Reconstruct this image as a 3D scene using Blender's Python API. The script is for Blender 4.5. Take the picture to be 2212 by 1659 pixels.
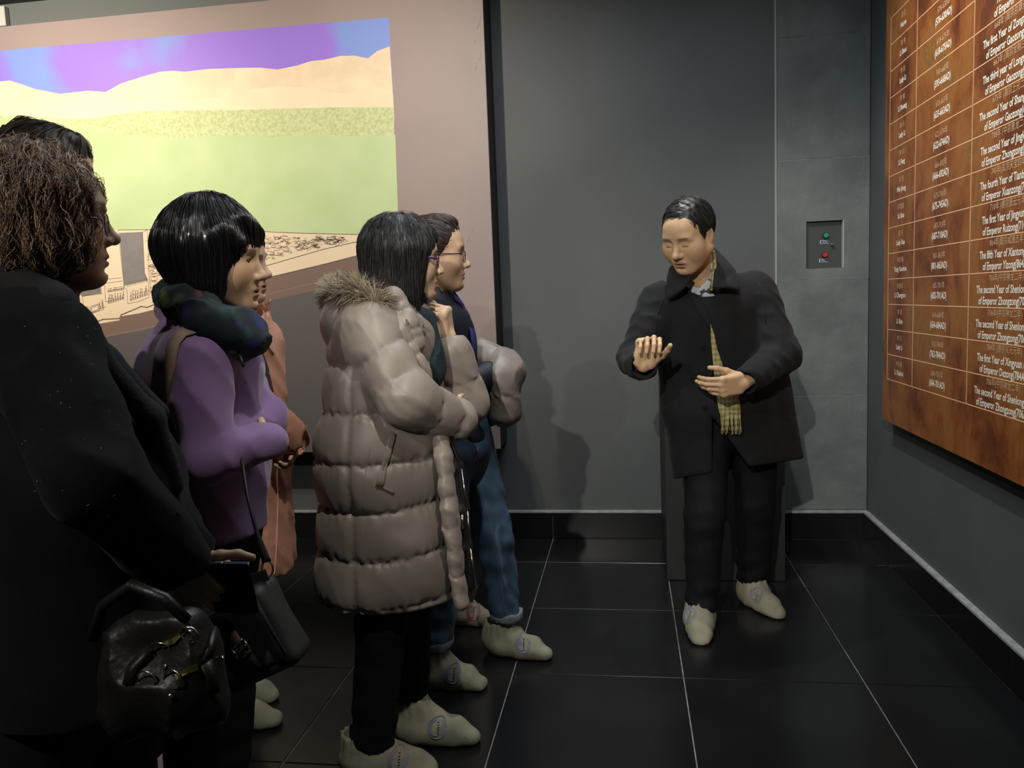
# Museum gallery with a guide talking to a group of visitors. Units: metres.
import bpy, bmesh, math, random
import numpy as np
from mathutils import Vector, Matrix
from mathutils.bvhtree import BVHTree
from mathutils.geometry import tessellate_polygon

scene = bpy.context.scene
for _o in list(bpy.data.objects):
    bpy.data.objects.remove(_o)
COL = scene.collection
V = lambda *a: np.array(a, float)
RAD = math.radians

# ------------------------------------------------------------------ camera
IMG_W, IMG_H, FPX = 2212, 1659, 1708.285
CAM_H = 1.32787
_yaw, _pit, _rol = RAD(8.36833), RAD(6.02957), RAD(-2.198)
_f = V(-math.sin(_yaw)*math.cos(_pit), math.cos(_yaw)*math.cos(_pit), -math.sin(_pit))
_r0 = V(math.cos(_yaw), math.sin(_yaw), 0); _u0 = np.cross(_r0, _f)
_r = math.cos(_rol)*_r0 + math.sin(_rol)*_u0
_u = -math.sin(_rol)*_r0 + math.cos(_rol)*_u0
cam_d = bpy.data.cameras.new('camera'); cam = bpy.data.objects.new('camera', cam_d); COL.objects.link(cam)
cam_d.sensor_fit = 'HORIZONTAL'; cam_d.sensor_width = 36.0; cam_d.lens = FPX/IMG_W*36.0
cam_d.clip_start = 0.05
cam.matrix_world = Matrix(((_r[0], _u[0], -_f[0], 0), (_r[1], _u[1], -_f[1], 0), (_r[2], _u[2], -_f[2], CAM_H), (0, 0, 0, 1)))
scene.camera = cam

def at(px, py, Y=None, Z=None, X=None):
    """survey helper: the point of the room seen at a photo pixel, on a known plane"""
    d = _f*FPX + _r*(px-IMG_W/2) - _u*(py-IMG_H/2); c = V(0, 0, CAM_H)
    t = Y/d[1] if Y is not None else ((Z-CAM_H)/d[2] if Z is not None else X/d[0])
    return c + d*t

# ------------------------------------------------------------------ world, lamps, exposure
world = bpy.data.worlds.new('world'); scene.world = world; world.use_nodes = True
world.node_tree.nodes['Background'].inputs[0].default_value = (0.5, 0.55, 0.6, 1)
world.node_tree.nodes['Background'].inputs[1].default_value = 0.02
vs = scene.view_settings
vs.view_transform = 'Standard'; vs.look = 'None'; vs.exposure = 0.0; vs.gamma = 1.0; vs.use_curve_mapping = False

def spot(name, loc, aim, watts, color, angle, blend=0.6, radius=0.05):
    l = bpy.data.lights.new(name, 'SPOT'); l.energy = watts; l.color = color
    l.spot_size = RAD(angle); l.spot_blend = blend; l.shadow_soft_size = radius
    o = bpy.data.objects.new(name, l); COL.objects.link(o); o.location = loc
    o.rotation_euler = (Vector(aim)-Vector(loc)).to_track_quat('-Z', 'Y').to_euler()
    return o
def fill_panel(name, loc, sx, sy, watts, color):
    l = bpy.data.lights.new(name, 'AREA'); l.shape = 'RECTANGLE'; l.size = sx; l.size_y = sy; l.energy = watts; l.color = color
    o = bpy.data.objects.new(name, l); COL.objects.link(o); o.location = loc
    return o
WARM = (1.0, 0.86, 0.70); NEUT = (1.0, 0.95, 0.88); COOL = (0.86, 0.95, 1.0)
spot('spot_mural_a', (-3.3, 2.0, 2.98), (-3.2, 4.05, 2.25), 330, WARM, 84, 1.0)
spot('spot_mural_b', (-1.15, 1.75, 2.98), (-1.6, 4.05, 2.0), 250, WARM, 88, 1.0, 0.03)
spot('spot_far', (-0.75, -2.2, 2.95), (0.50, 3.3, 0.95), 480, NEUT, 29, 0.7, 0.03)
spot('spot_group', (0.05, 0.75, 2.98), (-0.58, 2.4, 0.55), 105, NEUT, 46, 0.8, 0.03)
spot('spot_left', (-1.60, -0.70, 2.96), (-1.05, 1.3, 1.45), 130, NEUT, 52, 0.8, 0.03)
spot('spot_board', (0.1, 3.0, 2.98), (1.2, 3.0, 1.3), 85, NEUT, 110, 0.8, 0.03)
fill_panel('ambient_fill', (-0.1, 2.6, 3.02), 1.6, 1.6, 34, COOL)  # unseen cool area light, added as ambient fill to lift the walls

# ------------------------------------------------------------------ materials
def _nt(name):
    m = bpy.data.materials.new(name); m.use_nodes = True
    nt = m.node_tree; b = nt.nodes['Principled BSDF']
    return m, nt, b
def mat(name, col, rough=0.6, metal=0.0, spec=0.5, var=0.0, vscale=8.0, bump=0.0, bscale=60.0, sheen=0.0, col2=None,
        attr=None, alpha=1.0, trans=0.0, stretch=None, coat=0.0, sss=0.0, detail=4.0, ramp=(0.35, 0.65), emit=None):
    m, nt, b = _nt(name)
    b.inputs['Base Color'].default_value = (*col, 1); b.inputs['Roughness'].default_value = rough
    b.inputs['Metallic'].default_value = metal; b.inputs['Specular IOR Level'].default_value = spec
    if sheen: b.inputs['Sheen Weight'].default_value = sheen; b.inputs['Sheen Roughness'].default_value = 0.5
    if coat: b.inputs['Coat Weight'].default_value = coat; b.inputs['Coat Roughness'].default_value = 0.15
    if trans: b.inputs['Transmission Weight'].default_value = trans
    if sss:
        b.inputs['Subsurface Weight'].default_value = sss; b.inputs['Subsurface Scale'].default_value = 0.004
    if alpha < 1: b.inputs['Alpha'].default_value = alpha
    if emit: b.inputs['Emission Color'].default_value = (*emit[:3], 1); b.inputs['Emission Strength'].default_value = emit[3]
    tc = nt.nodes.new('ShaderNodeTexCoord'); src = tc.outputs['Object']
    if stretch:
        mp = nt.nodes.new('ShaderNodeMapping'); mp.inputs['Scale'].default_value = stretch
        nt.links.new(src, mp.inputs[0]); src = mp.outputs[0]
    base = None
    if attr:
        a = nt.nodes.new('ShaderNodeAttribute'); a.attribute_name = attr; base = a.outputs['Color']
    if var or col2:
        n = nt.nodes.new('ShaderNodeTexNoise'); n.inputs['Scale'].default_value = vscale; n.inputs['Detail'].default_value = detail
        nt.links.new(src, n.inputs['Vector'])
        r = nt.nodes.new('ShaderNodeMapRange'); r.inputs[1].default_value = ramp[0]; r.inputs[2].default_value = ramp[1]
        nt.links.new(n.outputs['Fac'], r.inputs[0])
        mx = nt.nodes.new('ShaderNodeMix'); mx.data_type = 'RGBA'
        nt.links.new(r.outputs[0], mx.inputs[0])
        c2 = col2 if col2 else tuple(c*(1-var) for c in col)
        mx.inputs[6].default_value = (*col, 1); mx.inputs[7].default_value = (*c2, 1)
        if base is not None:
            mx.blend_type = 'MULTIPLY'; mx.inputs[0].default_value = 1.0
            nt.links.remove(mx.inputs[0].links[0]); nt.links.new(base, mx.inputs[6])
            m2 = nt.nodes.new('ShaderNodeMapRange'); m2.inputs[3].default_value = 1-var; m2.inputs[4].default_value = 1.0
            nt.links.new(r.outputs[0], m2.inputs[0]); nt.links.new(m2.outputs[0], mx.inputs[7])
        base = mx.outputs[2]
    if base is not None: nt.links.new(base, b.inputs['Base Color'])
    if bump:
        n2 = nt.nodes.new('ShaderNodeTexNoise'); n2.inputs['Scale'].default_value = bscale; n2.inputs['Detail'].default_value = 3
        nt.links.new(src, n2.inputs['Vector'])
        bp = nt.nodes.new('ShaderNodeBump'); bp.inputs['Strength'].default_value = bump; bp.inputs['Distance'].default_value = 0.01
        nt.links.new(n2.outputs['Fac'], bp.inputs['Height']); nt.links.new(bp.outputs[0], b.inputs['Normal'])
    return m

# ------------------------------------------------------------------ object helpers
def tag(o, label=None, cat=None, group=None, kind=None):
    if label: o['label'] = label
    if cat: o['category'] = cat
    if group: o['group'] = group
    if kind: o['kind'] = kind
    return o
def empty(name, loc, rotz=0.0):
    o = bpy.data.objects.new(name, None); COL.objects.link(o); o.location = loc; o.rotation_euler = (0, 0, rotz)
    o.empty_display_size = 0.1
    return o
def link(name, me, mats, parent=None, loc=None, smooth=False):
    o = bpy.data.objects.new(name, me); COL.objects.link(o)
    for m in (mats if isinstance(mats, (list, tuple)) else [mats]): me.materials.append(m)
    if parent is not None: o.parent = parent
    if loc is not None: o.location = loc
    if smooth and len(me.polygons): me.polygons.foreach_set('use_smooth', [True]*len(me.polygons))
    return o
def pmesh(name, verts, faces, mats, parent=None, loc=None, smooth=False, mids=None):
    me = bpy.data.meshes.new(name); me.from_pydata([tuple(map(float, v)) for v in verts], [], faces)
    o = link(name, me, mats, parent, loc, smooth)
    if mids is not None: me.polygons.foreach_set('material_index', mids)
    me.update()
    return o
class MB:
    """collects boxes, tubes, discs into one mesh"""
    def __init__(s): s.v = []; s.f = []; s.m = []
    def add(s, verts, faces, mi=0):
        o = len(s.v); s.v += [tuple(map(float, p)) for p in verts]; s.f += [tuple(i+o for i in f) for f in faces]; s.m += [mi]*len(faces)
        return s
    def box(s, lo, hi, mi=0, R=None, c=None):
        x0, y0, z0 = lo; x1, y1, z1 = hi
        P = [(x0,y0,z0),(x1,y0,z0),(x1,y1,z0),(x0,y1,z0),(x0,y0,z1),(x1,y0,z1),(x1,y1,z1),(x0,y1,z1)]
        if R is not None: P = [np.array(c)+np.array(R).T@np.array(p) for p in P]
        return s.add(P, [(0,3,2,1),(4,5,6,7),(0,1,5,4),(1,2,6,5),(2,3,7,6),(3,0,4,7)], mi)
    def bbox(s, lo, hi, bev=0.004, mi=0, R=None, c=None):
        """box with chamfered edges"""
        lo = np.array(lo, float); hi = np.array(hi, float); b = min(bev, *(0.45*(hi-lo)))
        bm = bmesh.new(); bmesh.ops.create_cube(bm, size=1.0)
        for v in bm.verts: v.co = Vector((lo+hi)/2) + Vector([v.co[i]*(hi-lo)[i] for i in range(3)])
        bmesh.ops.bevel(bm, geom=bm.edges[:], offset=b, segments=1, affect='EDGES')
        bm.verts.index_update()
        P = [np.array(v.co) for v in bm.verts]; F = [tuple(v.index for v in f.verts) for f in bm.faces]; bm.free()
        if R is not None: P = [np.array(c)+np.array(R).T@p for p in P]
        return s.add(P, F, mi)
    def tube(s, pts, r, n=8, mi=0, cap=True, closed=False):
        pts = [np.array(p, float) for p in pts]; m = len(pts)
        rs = r if isinstance(r, (list, tuple, np.ndarray)) else [r]*m
        P = []; up = None
        for i in range(m):
            a = pts[(i-1) % m] if (closed or i > 0) else pts[i]; b = pts[(i+1) % m] if (closed or i < m-1) else pts[i]
            t = b-a; t = t/(np.linalg.norm(t)+1e-9)
            if up is None:
                up = np.cross(t, V(0,0,1)); up = up if np.linalg.norm(up) > 1e-3 else np.cross(t, V(1,0,0))
            up = up - t*(up@t); up /= np.linalg.norm(up)+1e-9; w = np.cross(t, up)
            for k in range(n):
                a_ = 2*math.pi*k/n; P.append(pts[i]+rs[i]*(math.cos(a_)*up+math.sin(a_)*w))
        F = []
        for i in range(m if closed else m-1):
            j = (i+1) % m
            for k in range(n): F.append((i*n+k, i*n+(k+1) % n, j*n+(k+1) % n, j*n+k))
        if cap and not closed: F += [tuple(range(n))[::-1], tuple((m-1)*n+k for k in range(n))]
        return s.add(P, F, mi)
    def strip(s, pts, wid, nrm, th=0.003, mi=0):
        """flat band of thickness th along pts; nrm = outward normal(s); wid = half width"""
        pts = [np.array(p, float) for p in pts]; m = len(pts); P = []
        for i in range(m):
            t = pts[min(i+1, m-1)]-pts[max(i-1, 0)]; t /= np.linalg.norm(t)+1e-9
            n = np.array(nrm[i] if isinstance(nrm, list) else nrm, float); n = n-t*(n@t); n /= np.linalg.norm(n)+1e-9
            w = np.cross(t, n); ww = wid[i] if isinstance(wid, (list, tuple)) else wid
            P += [pts[i]-w*ww, pts[i]+w*ww, pts[i]+w*ww+n*th, pts[i]-w*ww+n*th]
        F = []
        for i in range(m-1):
            a = i*4; b = a+4
            F += [(a+3, a+2, b+2, b+3), (a, b, b+1, a+1), (a+1, b+1, b+2, a+2), (a, a+3, b+3, b)]
        F += [(0, 1, 2, 3), (4*m-1, 4*m-2, 4*m-3, 4*m-4)]
        return s.add(P, F, mi)
    def build(s, name, mats, parent=None, loc=None, smooth=False):
        vv = s.v
        if loc is not None: vv = [(a-loc[0], b-loc[1], c-loc[2]) for a, b, c in s.v]
        return pmesh(name, vv, s.f, mats, parent, loc, smooth, s.m)

# ------------------------------------------------------------------ sculpting with distance fields
def basis(fwd, up=(0, 0, 1)):
    """rows: forward, left, up"""
    f = np.array(fwd, float); f /= np.linalg.norm(f); u = np.array(up, float); u = u-f*(u@f); u /= np.linalg.norm(u)
    return np.stack([f, np.cross(u, f), u])
def unit(v): v = np.array(v, float); return v/np.linalg.norm(v)
class Fr:
    """local frame: rows of R are its axes"""
    def __init__(s, c, R=None, sc=1.0): s.c = np.array(c, float); s.R = np.eye(3) if R is None else np.array(R, float); s.sc = sc
    def p(s, *l): return s.c + s.R.T@(np.array(l, float)*s.sc)
    def loc(s, P): return ((P-s.c)@s.R.T)/s.sc
def wob(X, Y, Z, f, seed=0.0):
    """cheap smooth noise, about -1..1"""
    a = np.sin(f*(1.1*X+0.7*Y+0.4*Z)+seed*1.7+1.3*np.sin(f*(0.6*Z-0.5*X+0.3*Y)+seed))
    b = np.sin(f*(-0.6*X+1.0*Y+0.9*Z)*1.31+seed*2.9+1.1*np.sin(f*(0.8*Y+0.45*X)*0.9+seed*0.7))
    return 0.6*a+0.4*b
class Sculpt:
    def __init__(s): s.ops = []; s.glob = None
    def _add(s, mode, lo, hi, fn, k): s.ops.append((mode, np.array(lo), np.array(hi), fn, max(k, 1e-5))); return s
    def ell(s, c, r, R=None, k=0.01, sub=False, fr=None, disp=None):
        c = np.array(c, float); r = np.array(r, float)
        if fr is not None:
            R = fr.R if R is None else np.array(R)@fr.R; c = fr.p(*c); r = r*fr.sc; k = k*fr.sc
        M = np.eye(3) if R is None else np.array(R, float)
        ext = np.sqrt(((M*r[:, None])**2).sum(0))
        def fn(X, Y, Z):
            x, y, z = X-c[0], Y-c[1], Z-c[2]
            q = [(M[i,0]*x+M[i,1]*y+M[i,2]*z)/r[i] for i in range(3)]
            k0 = np.sqrt(q[0]**2+q[1]**2+q[2]**2)+1e-9
            k1 = np.sqrt((q[0]/r[0])**2+(q[1]/r[1])**2+(q[2]/r[2])**2)+1e-9
            d = k0*(k0-1)/k1
            return d if disp is None else d-disp(X, Y, Z)
        return s._add(1 if sub else 0, c-ext, c+ext, fn, k)
    def cone(s, a, b, ra, rb, k=0.01, flat=None, disp=None, sub=False, fr=None, mid=None, cut=False):
        a = np.array(a, float); b = np.array(b, float)
        if fr is not None: a = fr.p(*a); b = fr.p(*b); ra *= fr.sc; rb *= fr.sc; k *= fr.sc
        ba = b-a; L2 = ba@ba+1e-12; L = math.sqrt(L2); mr = max(ra, rb, mid or 0)
        if flat is not None: ax = unit(flat[0]); q = flat[1]
        def fn(X, Y, Z):
            x, y, z = X-a[0], Y-a[1], Z-a[2]
            t0 = (x*ba[0]+y*ba[1]+z*ba[2])/L2
            t = np.clip(t0, 0, 1)
            x = x-t*ba[0]; y = y-t*ba[1]; z = z-t*ba[2]
            rr = ra+(rb-ra)*t
            if mid is not None: rr = rr+(mid-(ra+rb)/2)*4*t*(1-t)
            if flat is not None:
                e = x*ax[0]+y*ax[1]+z*ax[2]; sc = 1-1/q
                # squash along ax: component divided by q
                x = x-e*ax[0]*sc; y = y-e*ax[1]*sc; z = z-e*ax[2]*sc
            d = np.sqrt(x*x+y*y+z*z+1e-12)-rr
            if cut: d = np.maximum(d, np.maximum(-t0, t0-1)*L)
            if disp is not None: d = d-disp(t, X, Y, Z)
            return d
        ex = mr*(max(1.0, flat[1]) if flat is not None else 1.0)+0.02
        return s._add(1 if sub else 0, np.minimum(a, b)-ex, np.maximum(a, b)+ex, fn, k)
    def box(s, c, h, rnd=0.01, R=None, k=0.01, sub=False, fr=None, disp=None):
        c = np.array(c, float); h = np.array(h, float)
        if fr is not None: R = fr.R if R is None else np.array(R)@fr.R; c = fr.p(*c); h = h*fr.sc; rnd *= fr.sc
        M = np.eye(3) if R is None else np.array(R, float); hh = h-rnd
        ext = (np.abs(M)*h[:, None]).sum(0)
        def fn(X, Y, Z):
            x, y, z = X-c[0], Y-c[1], Z-c[2]
            q = [np.abs(M[i,0]*x+M[i,1]*y+M[i,2]*z)-hh[i] for i in range(3)]
            d = np.sqrt(np.maximum(q[0],0)**2+np.maximum(q[1],0)**2+np.maximum(q[2],0)**2)+np.minimum(np.maximum(q[0],np.maximum(q[1],q[2])),0)-rnd
            return d if disp is None else d-disp(X, Y, Z)
        return s._add(1 if sub else 0, c-ext, c+ext, fn, k)
    def fn(s, lo, hi, f, k=0.01, mode=0): return s._add(mode, lo, hi, f, k)
    @staticmethod
    def _mix(F, d, mode, k):
        if mode == 0:
            h = np.maximum(k-np.abs(F-d), 0)/k; return np.minimum(F, d)-h*h*(k*0.25)
        if mode == 1:
            d = -d
        h = np.maximum(k-np.abs(F-d), 0)/k; return np.maximum(F, d)+h*h*(k*0.25)
    def eval(s, P):
        X, Y, Z = P[:, 0], P[:, 1], P[:, 2]; F = np.full(len(P), 1.0)
        for m, lo, hi, fn, k in s.ops: F = s._mix(F, fn(X, Y, Z), m, k)
        if s.glob: F = F-s.glob(X, Y, Z)
        return F
    def grad(s, P, e=0.002):
        g = np.stack([s.eval(P+V(e,0,0))-s.eval(P-V(e,0,0)), s.eval(P+V(0,e,0))-s.eval(P-V(0,e,0)), s.eval(P+V(0,0,e))-s.eval(P-V(0,0,e))], 1)
        return g/(np.linalg.norm(g, axis=1, keepdims=True)+1e-9)
    def polygonize(s, h=0.008, fine=(), zmin=None, lo=None, hi=None):
        adds = [o for o in s.ops if o[0] == 0]
        LO = np.min([o[1] for o in adds], 0)-0.03; HI = np.max([o[2] for o in adds], 0)+0.03
        if zmin is not None: LO[2] = max(LO[2], zmin)
        if lo is not None: LO = np.maximum(LO, lo)
        if hi is not None: HI = np.minimum(HI, hi)
        ax = []
        for i in range(3):
            p = [LO[i]]
            while p[-1] < HI[i]:
                st = h
                for (flo, fhi, fh) in fine:
                    if flo[i]-fh <= p[-1] <= fhi[i]: st = min(st, fh)
                    elif p[-1] < flo[i] < p[-1]+st: st = max(min(st, flo[i]-p[-1]), fh)
                p.append(p[-1]+st)
            ax.append(np.array(p, np.float32))
        xs, ys, zs = ax
        F = np.full((len(xs), len(ys), len(zs)), 0.5, np.float32)
        for m, lo_, hi_, fn, k in s.ops:
            pad = k+2.2*h
            sl = []
            for i in range(3):
                a = max(int(np.searchsorted(ax[i], lo_[i]-pad))-1, 0); b = min(int(np.searchsorted(ax[i], hi_[i]+pad))+1, len(ax[i]))
                sl.append(slice(a, max(b, a)))
            if any(q.stop <= q.start for q in sl): continue
            d = fn(xs[sl[0]][:, None, None], ys[sl[1]][None, :, None], zs[sl[2]][None, None, :]).astype(np.float32)
            t = tuple(sl); F[t] = s._mix(F[t], d, m, np.float32(k))
        if s.glob: F = F-s.glob(xs[:, None, None], ys[None, :, None], zs[None, None, :]).astype(np.float32)
        F[0] = F[-1] = 0.5; F[:, 0] = F[:, -1] = 0.5; F[:, :, 0] = F[:, :, -1] = 0.5
        return nets(F, xs, ys, zs)
def nets(F, xs, ys, zs):
    I = F < 0
    c = np.zeros(tuple(n-1 for n in F.shape), np.uint8)
    for a in (0, 1):
        for b in (0, 1):
            for d in (0, 1):
                c += I[a:I.shape[0]-1+a, b:I.shape[1]-1+b, d:I.shape[2]-1+d]
    idx = np.flatnonzero((c > 0) & (c < 8)); vid = np.full(c.size, -1, np.int32); vid[idx] = np.arange(len(idx))
    i, j, k = np.unravel_index(idx, c.shape)
    acc = np.zeros((len(idx), 3)); cnt = np.zeros(len(idx))
    cs = [(a, b, d) for a in (0, 1) for b in (0, 1) for d in (0, 1)]
    vals = {q: F[i+q[0], j+q[1], k+q[2]].astype(float) for q in cs}
    for q in cs:
        for axn in range(3):
            if q[axn]: continue
            w = list(q); w[axn] = 1; w = tuple(w)
            fa, fb = vals[q], vals[w]; m = (fa < 0) != (fb < 0)
            t = np.where(m, fa/np.where(m, fa-fb, 1), 0)
            g = [xs[i+q[0]].astype(float), ys[j+q[1]].astype(float), zs[k+q[2]].astype(float)]
            e = [xs, ys, zs][axn]; n = [i, j, k][axn]
            g[axn] = e[n]+(e[n+1]-e[n])*t
            for z in range(3): acc[:, z] += np.where(m, g[z], 0)
            cnt += m
    verts = acc/cnt[:, None]
    vid = vid.reshape(c.shape); Q = []
    A = I[:-1, 1:-1, 1:-1] != I[1:, 1:-1, 1:-1]; a, b, d = np.nonzero(A); b += 1; d += 1
    q = np.stack([vid[a, b-1, d-1], vid[a, b, d-1], vid[a, b, d], vid[a, b-1, d]], 1); f = ~I[a, b, d]; q[f] = q[f][:, ::-1]; Q.append(q)
    A = I[1:-1, :-1, 1:-1] != I[1:-1, 1:, 1:-1]; a, b, d = np.nonzero(A); a += 1; d += 1
    q = np.stack([vid[a-1, b, d-1], vid[a-1, b, d], vid[a, b, d], vid[a, b, d-1]], 1); f = ~I[a, b, d]; q[f] = q[f][:, ::-1]; Q.append(q)
    A = I[1:-1, 1:-1, :-1] != I[1:-1, 1:-1, 1:]; a, b, d = np.nonzero(A); a += 1; b += 1
    q = np.stack([vid[a-1, b-1, d], vid[a, b-1, d], vid[a, b, d], vid[a-1, b, d]], 1); f = ~I[a, b, d]; q[f] = q[f][:, ::-1]; Q.append(q)
    return verts, np.concatenate(Q)
def qmesh(name, verts, quads, mats, parent=None, base=None, colors=None, smooth=True, mids=None):
    """mesh object from numpy quads/tris; base = origin of the thing"""
    n = quads.shape[1]
    if base is not None: verts = verts-np.array(base)
    me = bpy.data.meshes.new(name)
    me.vertices.add(len(verts)); me.vertices.foreach_set('co', np.ascontiguousarray(verts, np.float32).ravel())
    me.loops.add(quads.size); me.loops.foreach_set('vertex_index', np.ascontiguousarray(quads, np.int32).ravel())
    me.polygons.add(len(quads)); me.polygons.foreach_set('loop_start', np.arange(0, quads.size, n, dtype=np.int32))
    if smooth: me.polygons.foreach_set('use_smooth', np.ones(len(quads), bool))
    for m in (mats if isinstance(mats, (list, tuple)) else [mats]): me.materials.append(m)
    if mids is not None: me.polygons.foreach_set('material_index', np.ascontiguousarray(mids, np.int32))
    if colors is not None:
        a = me.color_attributes.new('tint', 'FLOAT_COLOR', 'POINT')
        a.data.foreach_set('color', np.concatenate([colors, np.ones((len(colors), 1))], 1).astype(np.float32).ravel())
    me.update(calc_edges=True)
    o = bpy.data.objects.new(name, me); COL.objects.link(o)
    if parent is not None: o.parent = parent
    elif base is not None: o.location = base
    return o
def sculpted(S, name, mats, parent=None, base=None, h=0.008, fine=(), color_fn=None, **kw):
    v, q = S.polygonize(h, fine, **kw)
    return qmesh(name, v, q, mats, parent, base, None if color_fn is None else color_fn(v))
def bvh_of(o, base):
    me = o.data
    return BVHTree.FromPolygons([Vector(v.co)+Vector(base) for v in me.vertices], [tuple(p.vertices) for p in me.polygons])

# ------------------------------------------------------------------ the room
YB, XR = 4.303, 1.236            # wall planes
CEIL = 3.04
TS, R0, C0 = 0.6, 3.877, -0.4306 # floor tile module
m_wall = mat('dark_wall_paint', (0.095, 0.104, 0.106), 0.62, spec=0.35, var=0.12, vscale=2.2, bump=0.05, bscale=90)
m_ceil = mat('ceiling_paint', (0.10, 0.11, 0.11), 0.8)
m_tile = mat('black_floor_tile', (0.010, 0.0104, 0.0115), 0.22, spec=0.36, var=0.3, vscale=3.0, bump=0.012, bscale=40)
m_grout = mat('pale_grout', (0.24, 0.24, 0.235), 0.85, var=0.4, vscale=25)
m_skirt = mat('black_skirting_tile', (0.008, 0.0083, 0.009), 0.25, spec=0.4)
m_ledge = mat('grey_ledge', (0.34, 0.36, 0.35), 0.7, var=0.3, vscale=30)
m_stone = mat('grey_slate_cladding', (0.165, 0.185, 0.18), 0.55, col2=(0.115, 0.132, 0.13), vscale=5.0, bump=0.25, bscale=18, detail=8, spec=0.4)
_nt_ = m_stone.node_tree; _b = _nt_.nodes['Principled BSDF']; _src = _b.inputs['Base Color'].links[0].from_socket
_tc = _nt_.nodes.new('ShaderNodeTexCoord'); _vn = _nt_.nodes.new('ShaderNodeTexNoise'); _vn.inputs['Scale'].default_value = 4.5; _vn.inputs['Detail'].default_value = 8; _vn.inputs['Distortion'].default_value = 1.2; _nt_.links.new(_tc.outputs['Object'], _vn.inputs['Vector'])
_sb = _nt_.nodes.new('ShaderNodeMath'); _sb.operation = 'SUBTRACT'; _sb.inputs[1].default_value = 0.56; _nt_.links.new(_vn.outputs['Fac'], _sb.inputs[0]); _ab = _nt_.nodes.new('ShaderNodeMath'); _ab.operation = 'ABSOLUTE'; _nt_.links.new(_sb.outputs[0], _ab.inputs[0])
_mr = _nt_.nodes.new('ShaderNodeMapRange'); _mr.inputs[1].default_value = 0.0; _mr.inputs[2].default_value = 0.008; _mr.inputs[3].default_value = 0.16; _mr.inputs[4].default_value = 0.0; _nt_.links.new(_ab.outputs[0], _mr.inputs[0])
_mx = _nt_.nodes.new('ShaderNodeMix'); _mx.data_type = 'RGBA'; _nt_.links.new(_mr.outputs[0], _mx.inputs[0]); _nt_.links.new(_src, _mx.inputs[6]); _mx.inputs[7].default_value = (0.30, 0.32, 0.31, 1); _nt_.links.new(_mx.outputs[2], _b.inputs['Base Color'])
m_blackm = mat('black_paint', (0.008, 0.008, 0.008), 0.6)

def slab(name, lo, hi, m, parent=None, kind=None, bev=0.0):
    b = MB(); (b.bbox(lo, hi, bev) if bev else b.box(lo, hi)); o = b.build(name, m, parent)
    if kind: o['kind'] = kind
    return o
floor = slab('floor', (-5.2, -2.5, -0.05), (XR+0.12, YB+0.12, -0.004), m_grout, kind='structure')
wall_back = slab('wall_back', (-5.2, YB, -0.05), (0.775, YB+0.1, CEIL), m_wall, kind='structure')
wall_right = slab('wall_right', (XR, -2.5, -0.05), (XR+0.1, YB+0.1, CEIL), m_wall, kind='structure')
wall_left = slab('wall_left', (-5.3, -2.5, -0.05), (-5.2, YB+0.1, CEIL), m_wall, kind='structure')
wall_rear = slab('wall_rear', (-5.3, -2.6, -0.05), (XR+0.1, -2.5, CEIL), m_wall, kind='structure')
ceiling = slab('ceiling', (-5.3, -2.6, CEIL), (XR+0.1, YB+0.1, CEIL+0.1), m_ceil, kind='structure')

# floor tiles, one object each, sharing meshes by size
_tm = {}
G = 0.0022
yl = [YB-0.02]; y = R0
while y > -0.6: yl.append(y); y -= TS
xl = [XR-0.02]; x = C0+2*TS
while x > -4.6: xl.append(x); x -= TS
rt = random.Random(3)
for a in range(len(yl)-1):
    for b in range(len(xl)-1):
        w, d = xl[b]-xl[b+1]-2*G, yl[a]-yl[a+1]-2*G
        key = (round(w, 4), round(d, 4))
        o = bpy.data.objects.new('tile', _tm.get(key))
        if key not in _tm:
            t = MB().bbox((-w/2, -d/2, -0.012), (w/2, d/2, 0), 0.0012); me = bpy.data.meshes.new('tile')
            me.from_pydata(t.v, [], t.f); me.materials.append(m_tile); _tm[key] = me
            bpy.data.objects.remove(o); o = bpy.data.objects.new('tile', me)
        COL.objects.link(o); o.parent = floor
        o.location = ((xl[b]+xl[b+1])/2, (yl[a]+yl[a+1])/2, rt.uniform(-0.0004, 0.0))

# skirting: black tiles with a pale ledge on top
bb = slab('baseboard_back', (-5.2, YB-0.006, 0), (XR, YB+0.02, 0.142), m_grout, kind='structure')
for b in range(len(xl)-1):
    slab('skirting_tile', (xl[b+1]+G, YB-0.021, 0.003), (xl[b]-G, YB-0.005, 0.142), m_skirt, bb, bev=0.001)
slab('ledge', (-5.2, YB-0.0225, 0.143), (XR, YB+0.01, 0.156), m_ledge, bb, bev=0.002)
br = slab('baseboard_right', (XR-0.006, -0.6, 0), (XR+0.02, YB-0.022, 0.142), m_grout, kind='structure')
for a in range(len(yl)-1):
    slab('skirting_tile', (XR-0.0245, yl[a+1]+G, 0.003), (XR-0.005, yl[a]-G, 0.142), m_skirt, br, bev=0.001)
slab('ledge', (XR-0.026, -0.6, 0.143), (XR+0.01, YB-0.023, 0.156), m_ledge, br, bev=0.002)

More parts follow.
